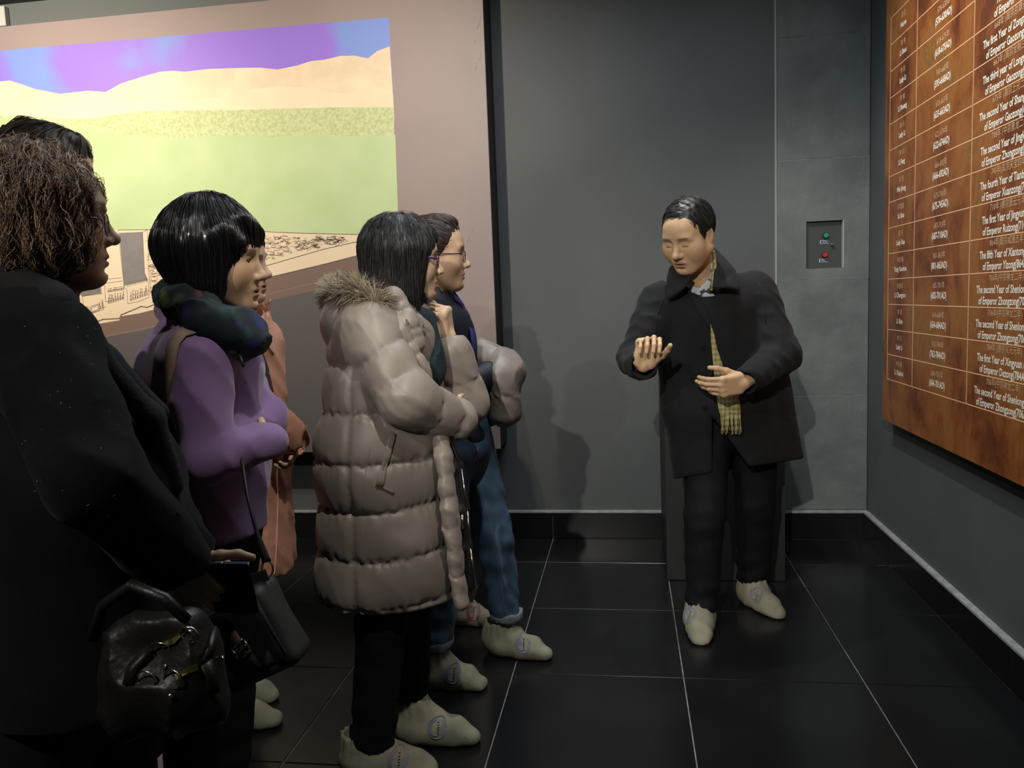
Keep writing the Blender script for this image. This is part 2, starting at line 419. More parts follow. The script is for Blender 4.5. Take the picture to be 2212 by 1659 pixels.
# slate cladding between the painted wall and the corner, with a recessed control niche
SX0, SX1 = 0.781, XR-0.003
wall_stone = slab('wall_stone', (0.775, YB+0.032, -0.05), (XR, YB+0.1, CEIL), m_blackm, kind='structure')
trim = slab('trim_1', (0.770, YB-0.008, 0.156), (0.7805, YB+0.05, CEIL), mat('grey_metal_edge', (0.30, 0.31, 0.30), 0.5), kind='structure', bev=0.001)
NX0, NX1, NZ0, NZ1 = 0.926, 1.112, 1.432, 1.672
zj = [0.157, 0.770, 1.378, 1.985, 2.590, CEIL]
for n in range(5):
    z0, z1 = zj[n]+0.0012, zj[n+1]-0.0012
    b = MB()
    if z0 < NZ0 < z1:
        f0, f1 = YB-0.002, YB+0.034
        P = []
        for yy in (f0, f1):
            P += [(SX0,yy,z0),(SX1,yy,z0),(SX1,yy,z1),(SX0,yy,z1),(NX0,yy,NZ0),(NX1,yy,NZ0),(NX1,yy,NZ1),(NX0,yy,NZ1)]
        Fc = [(0,1,5,4),(1,2,6,5),(2,3,7,6),(3,0,4,7)]
        Fc += [tuple(i+8 for i in f[::-1]) for f in Fc]
        Fc += [(0,8,9,1),(1,9,10,2),(2,10,11,3),(3,11,8,0),(4,5,13,12),(5,6,14,13),(6,7,15,14),(7,4,12,15)]
        b.add(P, Fc)
    else:
        b.bbox((SX0, YB-0.002+0.0006*(n % 2), z0), (SX1, YB+0.034, z1), 0.0015)
    b.build('stone_slab', m_stone, wall_stone)

m_joint = mat('pale_joint', (0.33, 0.34, 0.33), 0.8, var=0.5, vscale=25)
for z_ in zj[1:-1]: slab('joint', (SX0, YB-0.0015, z_-0.0011), (SX1, YB+0.03, z_+0.0011), m_joint, wall_stone)
# control niche: back plate, two push buttons with little name plates, key lock
cp = empty('control_panel', ((NX0+NX1)/2, YB+0.03, NZ0))
tag(cp, 'recessed grey metal control panel with green and red push buttons in the slate wall', 'control panel')
cl = np.array(cp.location)
m_plate = mat('control_plate', (0.050, 0.060, 0.056), 0.5)
MB().bbox((NX0+0.001, YB+0.024, NZ0+0.001), (NX1-0.001, YB+0.031, NZ1-0.001), 0.001).build('back_plate', m_plate, cp, None).location = -cl
m_edge = mat('niche_edge', (0.42, 0.43, 0.41), 0.5)
o = MB().bbox((NX1-0.006, YB-0.003, NZ0), (NX1-0.0005, YB+0.024, NZ1), 0.0008).build('side_strip', m_edge, cp); o.location = -cl
def disc(b, c, r, y0, y1, n=20, mi=0):
    b.tube([(c[0], y1, c[1]), (c[0], y0, c[1])], r, n, mi)
px = lambda x, y: at(x, y, Y=YB+0.02)
for nm, (bx, by), colr, lab in (('push_button', (1783, 509), (0.0, 0.33, 0.16), 'green push button'), ('push_button', (1781, 551), (0.60, 0.02, 0.015), 'red push button')):
    c = px(bx, by)
    ring = MB(); disc(ring, (c[0], c[2]), 0.0145, YB+0.014, YB+0.025); o = ring.build('button_ring', m_blackm, cp); o.location = -cl
    bt = MB(); disc(bt, (c[0], c[2]), 0.0115, YB+0.004, YB+0.016); o2 = bt.build(nm, mat(lab.replace(' ', '_'), colr, 0.35), cp); o2.location = -cl
    tag(o2, lab)
m_lab = mat('plate_blue', (0.01, 0.02, 0.16), 0.4); m_labw = mat('plate_white', (0.55, 0.57, 0.58), 0.5)
for (bx, by), w2 in (((1781, 522.5), '启动'), ((1779, 563), '停止')):
    c = px(bx, by)
    b = MB(); b.box((c[0]-0.0215, YB+0.0215, c[2]-0.0085), (c[0]+0.0215, YB+0.0245, c[2]+0.0085), 1)
    b.box((c[0]-0.0165, YB+0.0208, c[2]-0.006), (c[0]+0.0205, YB+0.0235, c[2]+0.0065), 0)
    o = b.build('name_plate', [m_lab, m_labw], cp); o.location = -cl
    tc = bpy.data.curves.new('t', 'FONT'); tc.body = w2; tc.size = 0.0125; tc.align_x = 'CENTER'; tc.align_y = 'CENTER'
    to = bpy.data.objects.new('t', tc); COL.objects.link(to); bpy.context.view_layer.update()
    me = bpy.data.meshes.new_from_object(to.evaluated_get(bpy.context.evaluated_depsgraph_get())); bpy.data.objects.remove(to)
    me.materials.clear()
    to = link('plate_lettering', me, m_labw, o); to.rotation_euler = (math.pi/2, 0, 0); to.location = (c[0]+0.002, YB+0.0205, c[2])
kc = px(1796, 528)
b = MB(); b.tube([(kc[0]+0.003, YB+0.025, kc[2]-0.003), (kc[0]-0.0, YB+0.008, kc[2])], 0.0085, 14); b.tube([(kc[0], YB+0.011, kc[2]), (kc[0]-0.003, YB+0.003, kc[2]+0.002)], [0.0065, 0.005], 10)
o = b.build('key_lock', mat('chrome', (0.75, 0.75, 0.75), 0.2, metal=1.0), cp, smooth=True); o.location = -cl

# low dark steel cabinet against the slate wall, with a column of bored holes
KX0, KX1, KY0, KY1, KZ = 0.163, 0.692, 3.638, YB-0.026, 0.905
kb = empty('steel_cabinet', ((KX0+KX1)/2, KY0, 0)); tag(kb, 'low matt black steel cabinet with a column of round holes behind the guide', 'cabinet')
m_cab = mat('cabinet_black_steel', (0.015, 0.0165, 0.0175), 0.55, var=0.15, vscale=6)
holes = [(float(p[0]), float(p[2])) for p in (at(1562, y, Y=KY0) for y in (988, 1020, 1053, 1087, 1120))]
bm = bmesh.new()
def loop2(pts, y):
    vs_ = [bm.verts.new((p[0]-kb.location[0], y-KY0, p[1])) for p in pts]
    return [bm.edges.new((vs_[i], vs_[(i+1) % len(vs_)])) for i in range(len(vs_))]
es = loop2([(KX0, 0.004), (KX1, 0.004), (KX1, KZ), (KX0, KZ)], KY0)
HR = 0.0135
for hx, hz in holes:
    es += loop2([(hx+HR*math.cos(t*math.pi/9), hz+HR*math.sin(t*math.pi/9)) for t in range(18)], KY0)
bmesh.ops.triangle_fill(bm, use_beauty=True, use_dissolve=False, edges=es)
r_ = bmesh.ops.extrude_face_region(bm, geom=bm.faces[:])
for v in r_['geom']:
    if isinstance(v, bmesh.types.BMVert): v.co.y += 0.012
bmesh.ops.recalc_face_normals(bm, faces=bm.faces[:])
me = bpy.data.meshes.new('front_panel'); bm.to_mesh(me); bm.free(); link('front_panel', me, m_cab, kb)
o = MB().bbox((KX0+0.002, KY0+0.0125, 0.003), (KX1-0.002, KY1, KZ-0.002), 0.002).build('cabinet_body', m_cab, kb); o.location = -np.array(kb.location)
o = MB().bbox((KX0-0.004, KY0-0.004, KZ), (KX1+0.004, KY1, KZ+0.018), 0.003).build('cabinet_top', mat('cabinet_top_grey', (0.10, 0.105, 0.105), 0.6, var=0.4, vscale=40), kb); o.location = -np.array(kb.location)
m_rim = mat('hole_rim', (0.10, 0.10, 0.10), 0.4)
for hx, hz in holes:
    o = MB().tube([(hx+HR*math.cos(t*math.pi/12), KY0-0.0008, hz+HR*math.sin(t*math.pi/12)) for t in range(24)], 0.0012, 5, closed=True).build('hole_rim', m_rim, kb)
    o.location = -np.array(kb.location)

# ---------------------------------------------------------------- mural panel on the back wall
PY = YB-0.25                       # front face of the panel
PX1 = float(at(1062, 480, Y=PY)[0]); PZ0 = float(at(1083, 970, Y=PY)[2]); PZ1 = 2.915
pan = empty('mural_panel', (PX1, PY, PZ0)); tag(pan, 'huge boxed mural panel with a painted hillside and tomb cutaway on the back wall', 'mural')
pl = -np.array(pan.location)
m_pan = mat('mural_border_mauve', (0.305, 0.245, 0.235), 0.6, var=0.06, vscale=3)
o = MB().bbox((-5.1, PY, PZ0), (PX1, PY+0.012, PZ1), 0.002).build('panel_face', m_pan, pan); o.location = pl
o = MB().bbox((-5.1, PY+0.0125, PZ0+0.004), (PX1-0.003, YB-0.001, PZ1-0.004), 0.002).build('panel_box', m_blackm, pan); o.location = pl
m_scuff = mat('scuff', (0.20, 0.16, 0.155), 0.7)
for (x_, y_), (dx, dy), w_ in (((1036, 45), (6, -14), 1.5), ((1030, 62), (8, -16), 1.8), ((1024, 95), (4, -12), 1.2), ((1036, 130), (3, -14), 1.3), ((1027, 152), (4, -16), 1.4), ((1010, 525), (5, -18), 1.6), ((1018, 505), (5, -12), 1.2)):
    q0, q1 = at(x_, y_, Y=PY-0.0004), at(x_+dx, y_+dy, Y=PY-0.0004); n_ = unit(np.cross(q1-q0, V(0,1,0)))*w_*0.0012
    o = MB().add([q0-n_, q0+n_, q1+n_*0.3, q1-n_*0.3], [(0, 1, 2, 3)]).build('scuff_mark', m_scuff, pan); o.location = pl
# the picture: flat printed layers, laid on one over the other
def layer(name, pts, m, lift, extra=None):
    P = [Vector(at(px_, py_, Y=PY-lift*0.0004)) for px_, py_ in pts]
    tri = tessellate_polygon([P]); me = bpy.data.meshes.new(name)
    me.from_pydata([tuple(p) for p in P], [], [t if (P[t[1]]-P[t[0]]).cross(P[t[2]]-P[t[0]]).y < 0 else t[::-1] for t in tri])
    o = link(name, me, m, pan); o.location = pl; return o
m_sky = mat('print_sky', (0.27, 0.155, 0.66), 0.55, col2=(0.18, 0.28, 0.69), vscale=1.5, stretch=(1.3, 1, 0.9), detail=5, ramp=(0.48, 0.60))
m_hill = mat('print_far_hills', (0.80, 0.66, 0.46), 0.6, var=0.14, vscale=9)
m_hill2 = mat('print_near_hills', (0.82, 0.68, 0.47), 0.6, var=0.08, vscale=7)
m_scrub = mat('print_scrub', (0.38, 0.48, 0.21), 0.6, col2=(0.58, 0.60, 0.34), vscale=70, detail=6)
m_field = mat('print_field', (0.425, 0.555, 0.275), 0.6, col2=(0.48, 0.59, 0.32), vscale=5, detail=6)
m_cream = mat('print_cream', (0.74, 0.61, 0.44), 0.6, var=0.05, vscale=6)
m_ink = mat('print_ink', (0.10, 0.072, 0.06), 0.6)
m_brown = mat('print_brown', (0.175, 0.115, 0.095), 0.6)
m_dgrey = mat('print_dark_grey', (0.098, 0.090, 0.092), 0.6)
m_mgrey = mat('print_mid_grey', (0.20, 0.19, 0.19), 0.6, var=0.1, vscale=30)
m_lgrey = mat('print_light_grey', (0.34, 0.30, 0.29), 0.6)
layer('sky_print', [(-260, 131), (840, 38), (852, 262), (-260, 262)], m_sky, 1)
ridge = [(-260, 200), (-120, 190), (-40, 182), (0, 176), (22, 174), (50, 183), (75, 192), (105, 198), (130, 203), (155, 200), (190, 196), (228, 199), (262, 180), (300, 168), (345, 155), (375, 153), (400, 155), (450, 149), (510, 147), (560, 146), (600, 150), (640, 142), (672, 132), (700, 129), (735, 121), (765, 120), (795, 126), (815, 110), (842, 100)]
layer('far_hills_print', ridge+[(851, 240), (-260, 300)], m_hill, 2)
layer('near_hills_print', [(-260, 222), (0, 212), (120, 215), (230, 210), (300, 218), (390, 222), (440, 214), (500, 208), (545, 193), (600, 187), (660, 188), (720, 200), (790, 205), (849, 203), (852, 262), (-260, 310)], m_hill2, 3)
layer('scrub_print', [(-260, 262), (0, 250), (180, 258), (300, 240), (400, 238), (500, 238), (600, 235), (720, 232), (850, 232), (853, 320), (-260, 330)], m_scrub, 4)
layer('field_print', [(-260, 262), (0, 256), (120, 257), (190, 275), (260, 290), (330, 297), (400, 298), (460, 293), (520, 291), (580, 296), (640, 293), (700, 290), (760, 294), (854, 291), (862, 520), (-260, 520)], m_field, 5)
cut_top = [(-260, 470), (60, 494), (255, 497), (318, 496), (340, 496), (470, 497), (560, 500), (660, 504), (803, 507)]
layer('cutaway_print', cut_top+[(862, 507), (862, 560), (700, 600), (560, 640), (420, 672), (345, 682), (300, 690), (262, 703), (245, 712), (215, 735), (180, 760), (-260, 700)], m_cream, 6)
layer('grey_ground_print', [(-260, 780), (190, 742), (212, 728), (238, 724), (560, 655), (700, 620), (862, 580), (862, 975), (-260, 985)], m_dgrey, 6.5)
layer('brown_band_print', [(192, 728), (210, 700), (258, 692), (262, 683), (300, 677), (352, 664), (420, 656), (500, 640), (572, 603), (700, 572), (800, 545), (862, 530), (862, 582), (700, 620), (560, 654), (420, 686), (300, 716), (212, 730)], m_brown, 7)
b = MB()
def ink(pts, w=1.3, lift=8.5, mi=0):
    for i in range(len(pts)-1):
        q0, q1 = at(*pts[i], Y=PY-lift*0.0004), at(*pts[i+1], Y=PY-lift*0.0004); d = q1-q0
        if np.linalg.norm(d) < 1e-6: continue
        n_ = unit(np.cross(d, V(0, 1, 0)))*w*0.00085; e_ = unit(d)*w*0.0006
        b.add([q0-n_-e_, q0+n_-e_, q1+n_+e_, q1-n_+e_], [(0, 1, 2, 3)], mi)
ink([(192, 716), (196, 700), (222, 690), (258, 688), (262, 680), (272, 676), (305, 662), (318, 664), (330, 659), (420, 640), (570, 600)], 3.2, 8, 1)
ink([(570, 602), (700, 571), (800, 545), (862, 529)], 3.0, 8, 1)
ink(cut_top[2:], 1.6); ink([(803, 507), (780, 520), (700, 538), (575, 574)], 1.8, 8.5, 1)
ink([(560, 640), (700, 606), (862, 566)], 0.9, 8.5, 2)
ink([(190, 737), (250, 722), (420, 686), (560, 655), (862, 581)], 1.0, 8.5, 2)
for pts in ([(255, 497), (257, 520), (268, 620)], [(318, 496), (308, 502), (312, 585), (318, 608)], [(318, 496), (322, 600), (328, 638)], [(340, 496), (330, 500)],
            [(225, 590), (228, 652)], [(268, 620), (274, 626), (276, 655)], [(320, 607), (322, 640)], [(223, 604), (262, 600)], [(225, 612), (264, 607)],
            [(276, 656), (300, 651), (322, 642)], [(228, 652), (268, 642)], [(130, 628), (168, 625)], [(130, 634), (168, 630)], [(178, 640), (182, 682), (224, 668), (221, 650)],
            [(178, 640), (221, 634)], [(131, 670), (180, 668)], [(196, 662), (214, 656), (214, 671), (196, 677), (196, 662)], [(198, 664), (212, 659), (212, 669), (198, 674), (198, 664)],
            [(328, 638), (350, 634)], [(182, 682), (228, 662)], [(150, 620), (130, 600)]):
    ink(pts, 1.0)
rk = random.Random(11)
for k in range(13): ink([(275+k*3.4, 620-k*0.9), (277+k*3.4, 609-k*0.7)], 0.8)
for k in range(12): ink([(180+k*3.4, 638-k*0.6), (181+k*3.4, 631-k*0.5)], 0.8)
def figures(x0, y0, x1, y1, hgt, n, w=1.1):
    for k in range(n):
        t = (k+0.5)/n; fx, fy = x0+(x1-x0)*t, y0+(y1-y0)*t
        hh = hgt*rk.uniform(0.75, 1.0); lean = rk.uniform(-2, 2)
        ink([(fx, fy), (fx+lean*0.5, fy-hh*0.5), (fx+lean, fy-hh)], w); ink([(fx-2.2, fy-hh*0.55), (fx+lean, fy-hh*0.75), (fx+2.6, fy-hh*0.5)], w*0.8)
        ink([(fx-1.8, fy), (fx, fy-hh*0.45), (fx+2.0, fy)], w*0.8); ink([(fx+lean-1.2, fy-hh-1.5), (fx+lean+1.2, fy-hh-1.5)], w*1.2)
figures(280, 651, 320, 637, 20, 8); figures(232, 657, 268, 646, 18, 7); figures(232, 632, 268, 626, 7, 10, 0.8); figures(135, 668, 176, 664, 20, 6); figures(184, 680, 196, 676, 15, 2); figures(214, 668, 224, 664, 16, 2)
def scrolls(x0, x1, top, bot, n, seed):
    r2 = random.Random(seed)
    for _ in range(n):
        cx = r2.uniform(x0, x1); cy = r2.uniform(top(cx), bot(cx)); a0 = r2.uniform(0, 6.28); rr = r2.uniform(2.5, 7); sg = r2.choice((-1, 1)); st = r2.uniform(0.8, 1.8)
        pts = [(cx+rr*st*(1-0.09*i)*math.cos(a0+sg*i*0.62), cy+rr*0.7*(1-0.09*i)*math.sin(a0+sg*i*0.62)) for i in range(7)]
        pts.insert(0, (pts[0][0]-r2.uniform(4, 12), pts[0][1]+r2.uniform(-3, 4)))
        ink(pts, r2.uniform(0.55, 1.0))
scrolls(572, 745, lambda x: 512+(x-572)*0.004, lambda x: 562-(x-572)*0.235, 150, 5)
scrolls(326, 350, lambda x: 520, lambda x: 630, 60, 8)
scrolls(350, 420, lambda x: 520, lambda x: 620, 40, 9)
o = b.build('line_drawing_print', [m_ink, m_dgrey, m_lgrey], pan); o.location = pl; o['kind'] = 'stuff'
for pts in ([(257, 503), (308, 501), (312, 590), (320, 605), (268, 617)], [(166, 600), (214, 595), (219, 633), (176, 640), (166, 620)]):
    layer('grey_shaft_print', pts, m_mgrey, 8)

trim2 = slab('trim_2', (-5.2, PY+0.03, PZ1+0.004), (PX1-0.05, YB-0.001, CEIL-0.001), mat('pale_bulkhead', (0.115, 0.13, 0.13), 0.7), kind='structure')
# pale conduit box above the panel's left end
o = MB().bbox((-3.75, PY-0.005, PZ1+0.001), (float(at(11, 40, Y=PY-0.005)[0]), PY+0.028, CEIL-0.02), 0.003).build('conduit_box', mat('pale_box', (0.5, 0.52, 0.5), 0.6)); tag(o, 'pale grey boxed conduit standing on the top edge of the mural panel', 'conduit')

# ---------------------------------------------------------------- signboard with a table of names and dates on the right wall
BX = 1.170
bd = empty('signboard', (BX, 3.87, 0.71)); tag(bd, 'large rust-brown signboard printed with a table of names and years on the right wall', 'sign')
bl = -np.array(bd.location)
BY1 = float(at(1905, 905, X=BX)[1]); BZ0 = float(at(1905, 905, X=BX)[2]); BY0 = 1.5
m, nt, bs = _nt('rust_print'); bs.inputs['Roughness'].default_value = 0.36; bs.inputs['Specular IOR Level'].default_value = 0.5
tc = nt.nodes.new('ShaderNodeTexCoord'); mp = nt.nodes.new('ShaderNodeMapping'); mp.inputs['Scale'].default_value = (1, 1.25, 0.85); nt.links.new(tc.outputs['Object'], mp.inputs[0])
n1 = nt.nodes.new('ShaderNodeTexNoise'); n1.inputs['Scale'].default_value = 2.6; n1.inputs['Detail'].default_value = 12; n1.inputs['Roughness'].default_value = 0.70; n1.inputs['Distortion'].default_value = 0.35; nt.links.new(mp.outputs[0], n1.inputs['Vector'])
cr = nt.nodes.new('ShaderNodeValToRGB'); nt.links.new(n1.outputs['Fac'], cr.inputs[0])
E_ = cr.color_ramp.elements
E_[0].position = 0.32; E_[0].color = (0.07, 0.022, 0.010, 1); E_[1].position = 0.72; E_[1].color = (0.40, 0.20, 0.066, 1)
for p_, c_ in ((0.42, (0.14, 0.040, 0.014, 1)), (0.50, (0.235, 0.076, 0.020, 1)), (0.58, (0.28, 0.112, 0.028, 1)), (0.63, (0.20, 0.088, 0.026, 1))):
    e = E_.new(p_); e.color = c_
nt.links.new(cr.outputs[0], bs.inputs['Base Color']); m_rust = m
o = MB().bbox((BX, BY0, BZ0), (BX+0.012, BY1, 2.93), 0.001).build('board_face', m_rust, bd); o.location = bl
o = MB().bbox((BX+0.0125, BY0+0.05, BZ0+0.06), (XR-0.001, BY1-0.16, 2.85), 0.002).build('backing_frame', m_blackm, bd); o.location = bl
m_line = mat('print_pale_line', (0.80, 0.48, 0.28), 0.5); m_txt = mat('print_white_text', (0.85, 0.78, 0.66), 0.5); m_txt2 = mat('print_tan_text', (0.62, 0.40, 0.24), 0.5)
cy_ = [float(at(1916, 818, X=BX)[1]), float(at(1970, 838, X=BX)[1]), float(at(2087, 878, X=BX)[1]), 1.72]
tz0 = float(at(1916, 818, X=BX)[2]); tz1 = float(at(1923, 42, X=BX)[2]); rows = 14; rh = (tz1-tz0)/rows
b = MB()
for k in range(rows+1):
    z_ = tz0+rh*k; b.box((BX-0.0006, cy_[3], z_-0.0016), (BX, cy_[0], z_+0.0016))
for y_ in cy_: b.box((BX-0.0006, y_-0.0016, tz0), (BX, y_+0.0016, tz1))
o = b.build('table_lines', m_line, bd); o.location = bl
TAB = [('李仙蕙', 'Li Xianhui', '684-701年', '(684-701AD)', '706年(中宗神龙二年)', 'The second Year of Shenlong reign', 'of Emperor Zhongzong(706AD)'),
       ('李 氏', 'Lady Li', '762-784年', '(762-784AD)', '784年 (德宗兴元元年)', 'The first Year of Xingyuan reign', 'of Emperor Dezong(784AD)'),
       ('李 贤', 'Li Xian', '654-684年', '(654-684AD)', '706年(中宗神龙二年)', 'The second Year of Shenlong reign', 'of Emperor Zhongzong(706AD)'),
       ('李重润', 'Li Chongrun', '682-701年', '(682-701AD)', '706年(中宗神龙二年)', 'The second Year of Shenlong reign', 'of Emperor Zhongzong(706AD)'),
       ('杨玄略', 'Yang Xuanlue', '801-863年', '(801-863AD)', '864年(懿宗咸通五年)', 'The fifth Year of Xiantong reign', 'of Emperor Yizong(864AD)'),
       ('薛 氏', 'Lady Xue', '687-710年', '(687-710AD)', '710年 (睿宗景云元年)', 'The first Year of Jingyun reign', 'of Emperor Ruizong(710AD)'),
       ('苏思勖', 'Su Sixu', '675-745年', '(675-745AD)', '745年(玄宗天宝四年)', 'The fourth Year of Tianbao reign', 'of Emperor Xuanzong(745AD)'),
       ('韦 泂', 'Wei Jiong', '666-692年', '(666-692AD)', '708年 (中宗景龙二年)', 'The second Year of Jinglong reign', 'of Emperor Zhongzong(708AD)'),
       ('李 凤', 'Li Feng', '622-674年', '(622-674AD)', '675年 (高宗上元二年)', 'The second Year of Shangyuan reign', 'of Emperor Gaozong(675AD)'),
       ('李 氏', 'Lady Li', '633-663年', '(633-663AD)', '663年 (高宗龙朔三年)', 'The third year of Longshuo reign', 'of Emperor Gaozong(663AD)'),
       ('李 爽', 'Li Shuang', '593-668年', '(593-668AD)', '668年 (高宗总章元年)', 'The first Year of Zongzhang reign', 'of Emperor Gaozong(668AD)'),
       ('李 氏', 'Lady Li', '618-675年', '(618-675AD)', '', 'The fourth Year of', 'of Emperor Gaozong'),
       ('李 寿', 'Li Shou', '576-630年', '(576-630AD)', '', '', ''),
       ('姓名', 'Name', '', '', '', '', '')]
def lettering(items, name, m, thick=0.0):
    """items: (text, y, z, size, width factor); one mesh of flat letters on the board"""
    vv = []; ff = []
    dg = bpy.context.evaluated_depsgraph_get
    for txt, y_, z_, sz, wf in items:
        if not txt: continue
        c = bpy.data.curves.new('t', 'FONT'); c.body = txt; c.size = sz; c.align_x = 'CENTER'; c.align_y = 'CENTER'; c.resolution_u = 2; c.offset = thick
        t = bpy.data.objects.new('t', c); COL.objects.link(t); bpy.context.view_layer.update()
        me = t.to_mesh(); n0 = len(vv)
        for v in me.vertices: vv.append((BX-0.0009-bd.location[0], y_-v.co.x*wf-bd.location[1], z_+v.co.y-bd.location[2]))
        ff += [tuple(i+n0 for i in p.vertices) for p in me.polygons]
        t.to_mesh_clear(); bpy.data.objects.remove(t); bpy.data.curves.remove(c)
    return pmesh(name, vv, ff, m, bd)
wh, tn = [], []
for k, (a1, a2, b1, b2, c1, c2, c3) in enumerate(TAB):
    zc = tz0+rh*(k+0.5); y1_ = (cy_[0]+cy_[1])/2; y2_ = (cy_[1]+cy_[2])/2; y3_ = float(at(2170, 700, X=BX)[1])
    wh += [(a2, y1_, zc-0.016, 0.030, 0.92), (b2, y2_, zc-0.018, 0.036, 0.80), (c2, y3_, zc+0.001, 0.036, 0.80), (c3, y3_, zc-0.036, 0.036, 0.80)]
    tn += [(a1, y1_, zc+0.022, 0.026, 1.0), (b1, y2_, zc+0.020, 0.030, 0.9), (c1, y3_, zc+0.038, 0.028, 0.9)]
for o in (lettering(wh, 'white_lettering', m_txt, 0.0007), lettering(tn, 'tan_lettering', m_txt2)): o['kind'] = 'stuff'

# ------------------------------------------------------------------ people: shared anatomy
m_skin = mat('skin', (0.6, 0.4, 0.28), 0.5, attr='tint', var=0.08, vscale=60, bump=0.03, bscale=300, spec=0.4, sss=0.12)
m_eyew = mat('eye_white', (0.62, 0.58, 0.52), 0.25); m_iris = mat('eye_iris', (0.02, 0.012, 0.008), 0.2)
m_cover = mat('shoe_cover_canvas', (0.30, 0.29, 0.205), 0.85, var=0.25, vscale=14, bump=0.12, bscale=160)
m_emb_b = mat('emblem_blue_thread', (0.22, 0.24, 0.42), 0.8); m_emb_r = mat('emblem_red_thread', (0.55, 0.05, 0.06), 0.8); m_emb_g = mat('emblem_patch', (0.20, 0.20, 0.175), 0.9)
m_embk = mat('emblem_dark_thread', (0.03, 0.03, 0.04), 0.9)

def head_frame(c, fwd, roll=0.0, sc=1.0):
    R = basis(fwd); a = RAD(roll); l, u = R[1]*math.cos(a)+R[2]*math.sin(a), -R[1]*math.sin(a)+R[2]*math.cos(a)
    return Fr(c, np.stack([R[0], l, u]), sc)
EYE = (0.0665, 0.0310, 0.0)
def head_ops(S, h, male=False, jaw=1.0, lids=0.0, nose=1.0, cheek=1.0):
    e = lambda c, r, k=0.012, sub=False, R=None: S.ell(c, r, R, k, sub, h)
    e((-0.016, 0, 0.032), (0.094, 0.0745, 0.086), 0.001)
    e((0.034, 0, 0.030), (0.050, 0.060, 0.058), 0.03)                    # forehead
    e((0.032, 0, -0.042), (0.050, 0.0545*jaw, 0.068), 0.03)              # face
    for s in (-1, 1):
        S.cone((-0.006, s*0.050*jaw, -0.050), (0.052, s*0.016*jaw, -0.098), 0.020, 0.017, 0.03, fr=h)   # jaw
        e((0.048, s*0.040*(0.5+0.5*jaw), -0.030), (0.028*cheek, 0.026, 0.032), 0.03)   # cheek
        e((0.066, s*0.026, 0.021), (0.016, 0.026, 0.010), 0.018)         # brow ridge
    e((0.065, 0, -0.100), (0.019, 0.022, 0.015), 0.022)                  # chin
    e((0.062, 0, -0.068), (0.022, 0.030, 0.026), 0.02)                   # muzzle
    for s in (-1, 1):
        e((0.089, s*0.031, 0.003), (0.014, 0.019, 0.011), 0.012, True)   # socket
        e((EYE[0], s*EYE[1], EYE[2]), (0.0142, 0.0155, 0.0135), 0.006)   # lids
    S.cone((0.078, 0, 0.006), (0.0955, 0, -0.030), 0.0075, 0.0105*nose, 0.012, fr=h)
    e((0.0985*1.0, 0, -0.0345), (0.0115*nose, 0.0115, 0.0098), 0.008)
    for s in (-1, 1):
        e((0.0875, s*0.0125, -0.039), (0.010, 0.0078, 0.0078), 0.006)
        e((0.093, s*0.0068, -0.0465), (0.0065, 0.0036, 0.0042), 0.003, True)
    e((0.079, 0, -0.0645), (0.0105, 0.0235, 0.0062), 0.007)              # upper lip
    e((0.077, 0, -0.0765), (0.0105, 0.0200, 0.0070), 0.007)              # lower lip
    e((0.091, 0, -0.0703), (0.013, 0.022, 0.0019), 0.003, True)
    e((0.0845, 0, -0.0885), (0.008, 0.016, 0.0042), 0.008, True)            # under lip
    if lids < 1:
        for s in (-1, 1):
            e((EYE[0]+0.013, s*(EYE[1]+0.001), -0.001), (0.010, 0.0125, 0.0042*(1-lids)), 0.002, True)
    for s in (-1, 1):                                                    # ears
        Re = basis((0.96, -s*0.28, 0.10), (0.10, 0, 1))
        e((-0.014, s*0.0765, -0.010), (0.0175, 0.0065, 0.031), 0.004, False, Re)
        e((-0.008, s*0.0735, -0.030), (0.010, 0.007, 0.012), 0.004)
        e((-0.010, s*0.0835, -0.004), (0.0095, 0.0050, 0.017), 0.003, True, Re)
def face_tint(v, h, skin, lip, brow=(0.05, 0.04, 0.035), closed=False):
    c = np.tile(np.array(skin, float), (len(v), 1)); L = h.loc(v)
    x, y, z = L[:, 0], np.abs(L[:, 1]), L[:, 2]
    def put(m, col, a=1.0):
        m = np.clip(m, 0, 1)[:, None]*a; c[:] = c*(1-m)+np.array(col)*m
    sm = lambda d, w: np.clip(0.5-d/w, 0, 1)
    head = x > 0.03
    put(head*sm(np.sqrt(((x-0.06)/0.03)**2+((y-0.045)/0.028)**2+((z+0.03)/0.028)**2)-0.8, 0.8), (skin[0]*1.0, skin[1]*0.80, skin[2]*0.76), 0.5)
    lipm = (x > 0.060)*sm(np.sqrt((y/0.0235)**2+((z+0.0705)/0.0125)**2)-1.0, 0.35)
    put(lipm, lip, 0.8)
    put((x > 0.060)*sm(np.sqrt((y/0.022)**2+((z+0.0703)/0.0024)**2)-1.0, 0.6), (lip[0]*0.25, lip[1]*0.2, lip[2]*0.2), 0.9)
    bz = 0.0235-0.10*np.maximum(y-0.032, 0)-0.12*np.maximum(0.026-y, 0)
    put((x > 0.045)*sm(np.abs(z-bz)-0.0035, 0.003)*sm(np.abs(y-0.031)-0.018, 0.006), brow, 0.75)
    lz = -0.006 if closed else 0.0035
    put((x > 0.058)*sm(np.abs(z-(lz-8.0*(y-0.031)**2*1.2))-0.0012, 0.002)*sm(np.abs(y-0.0315)-0.0125, 0.004), (0.03, 0.02, 0.02), 0.85)
    return c
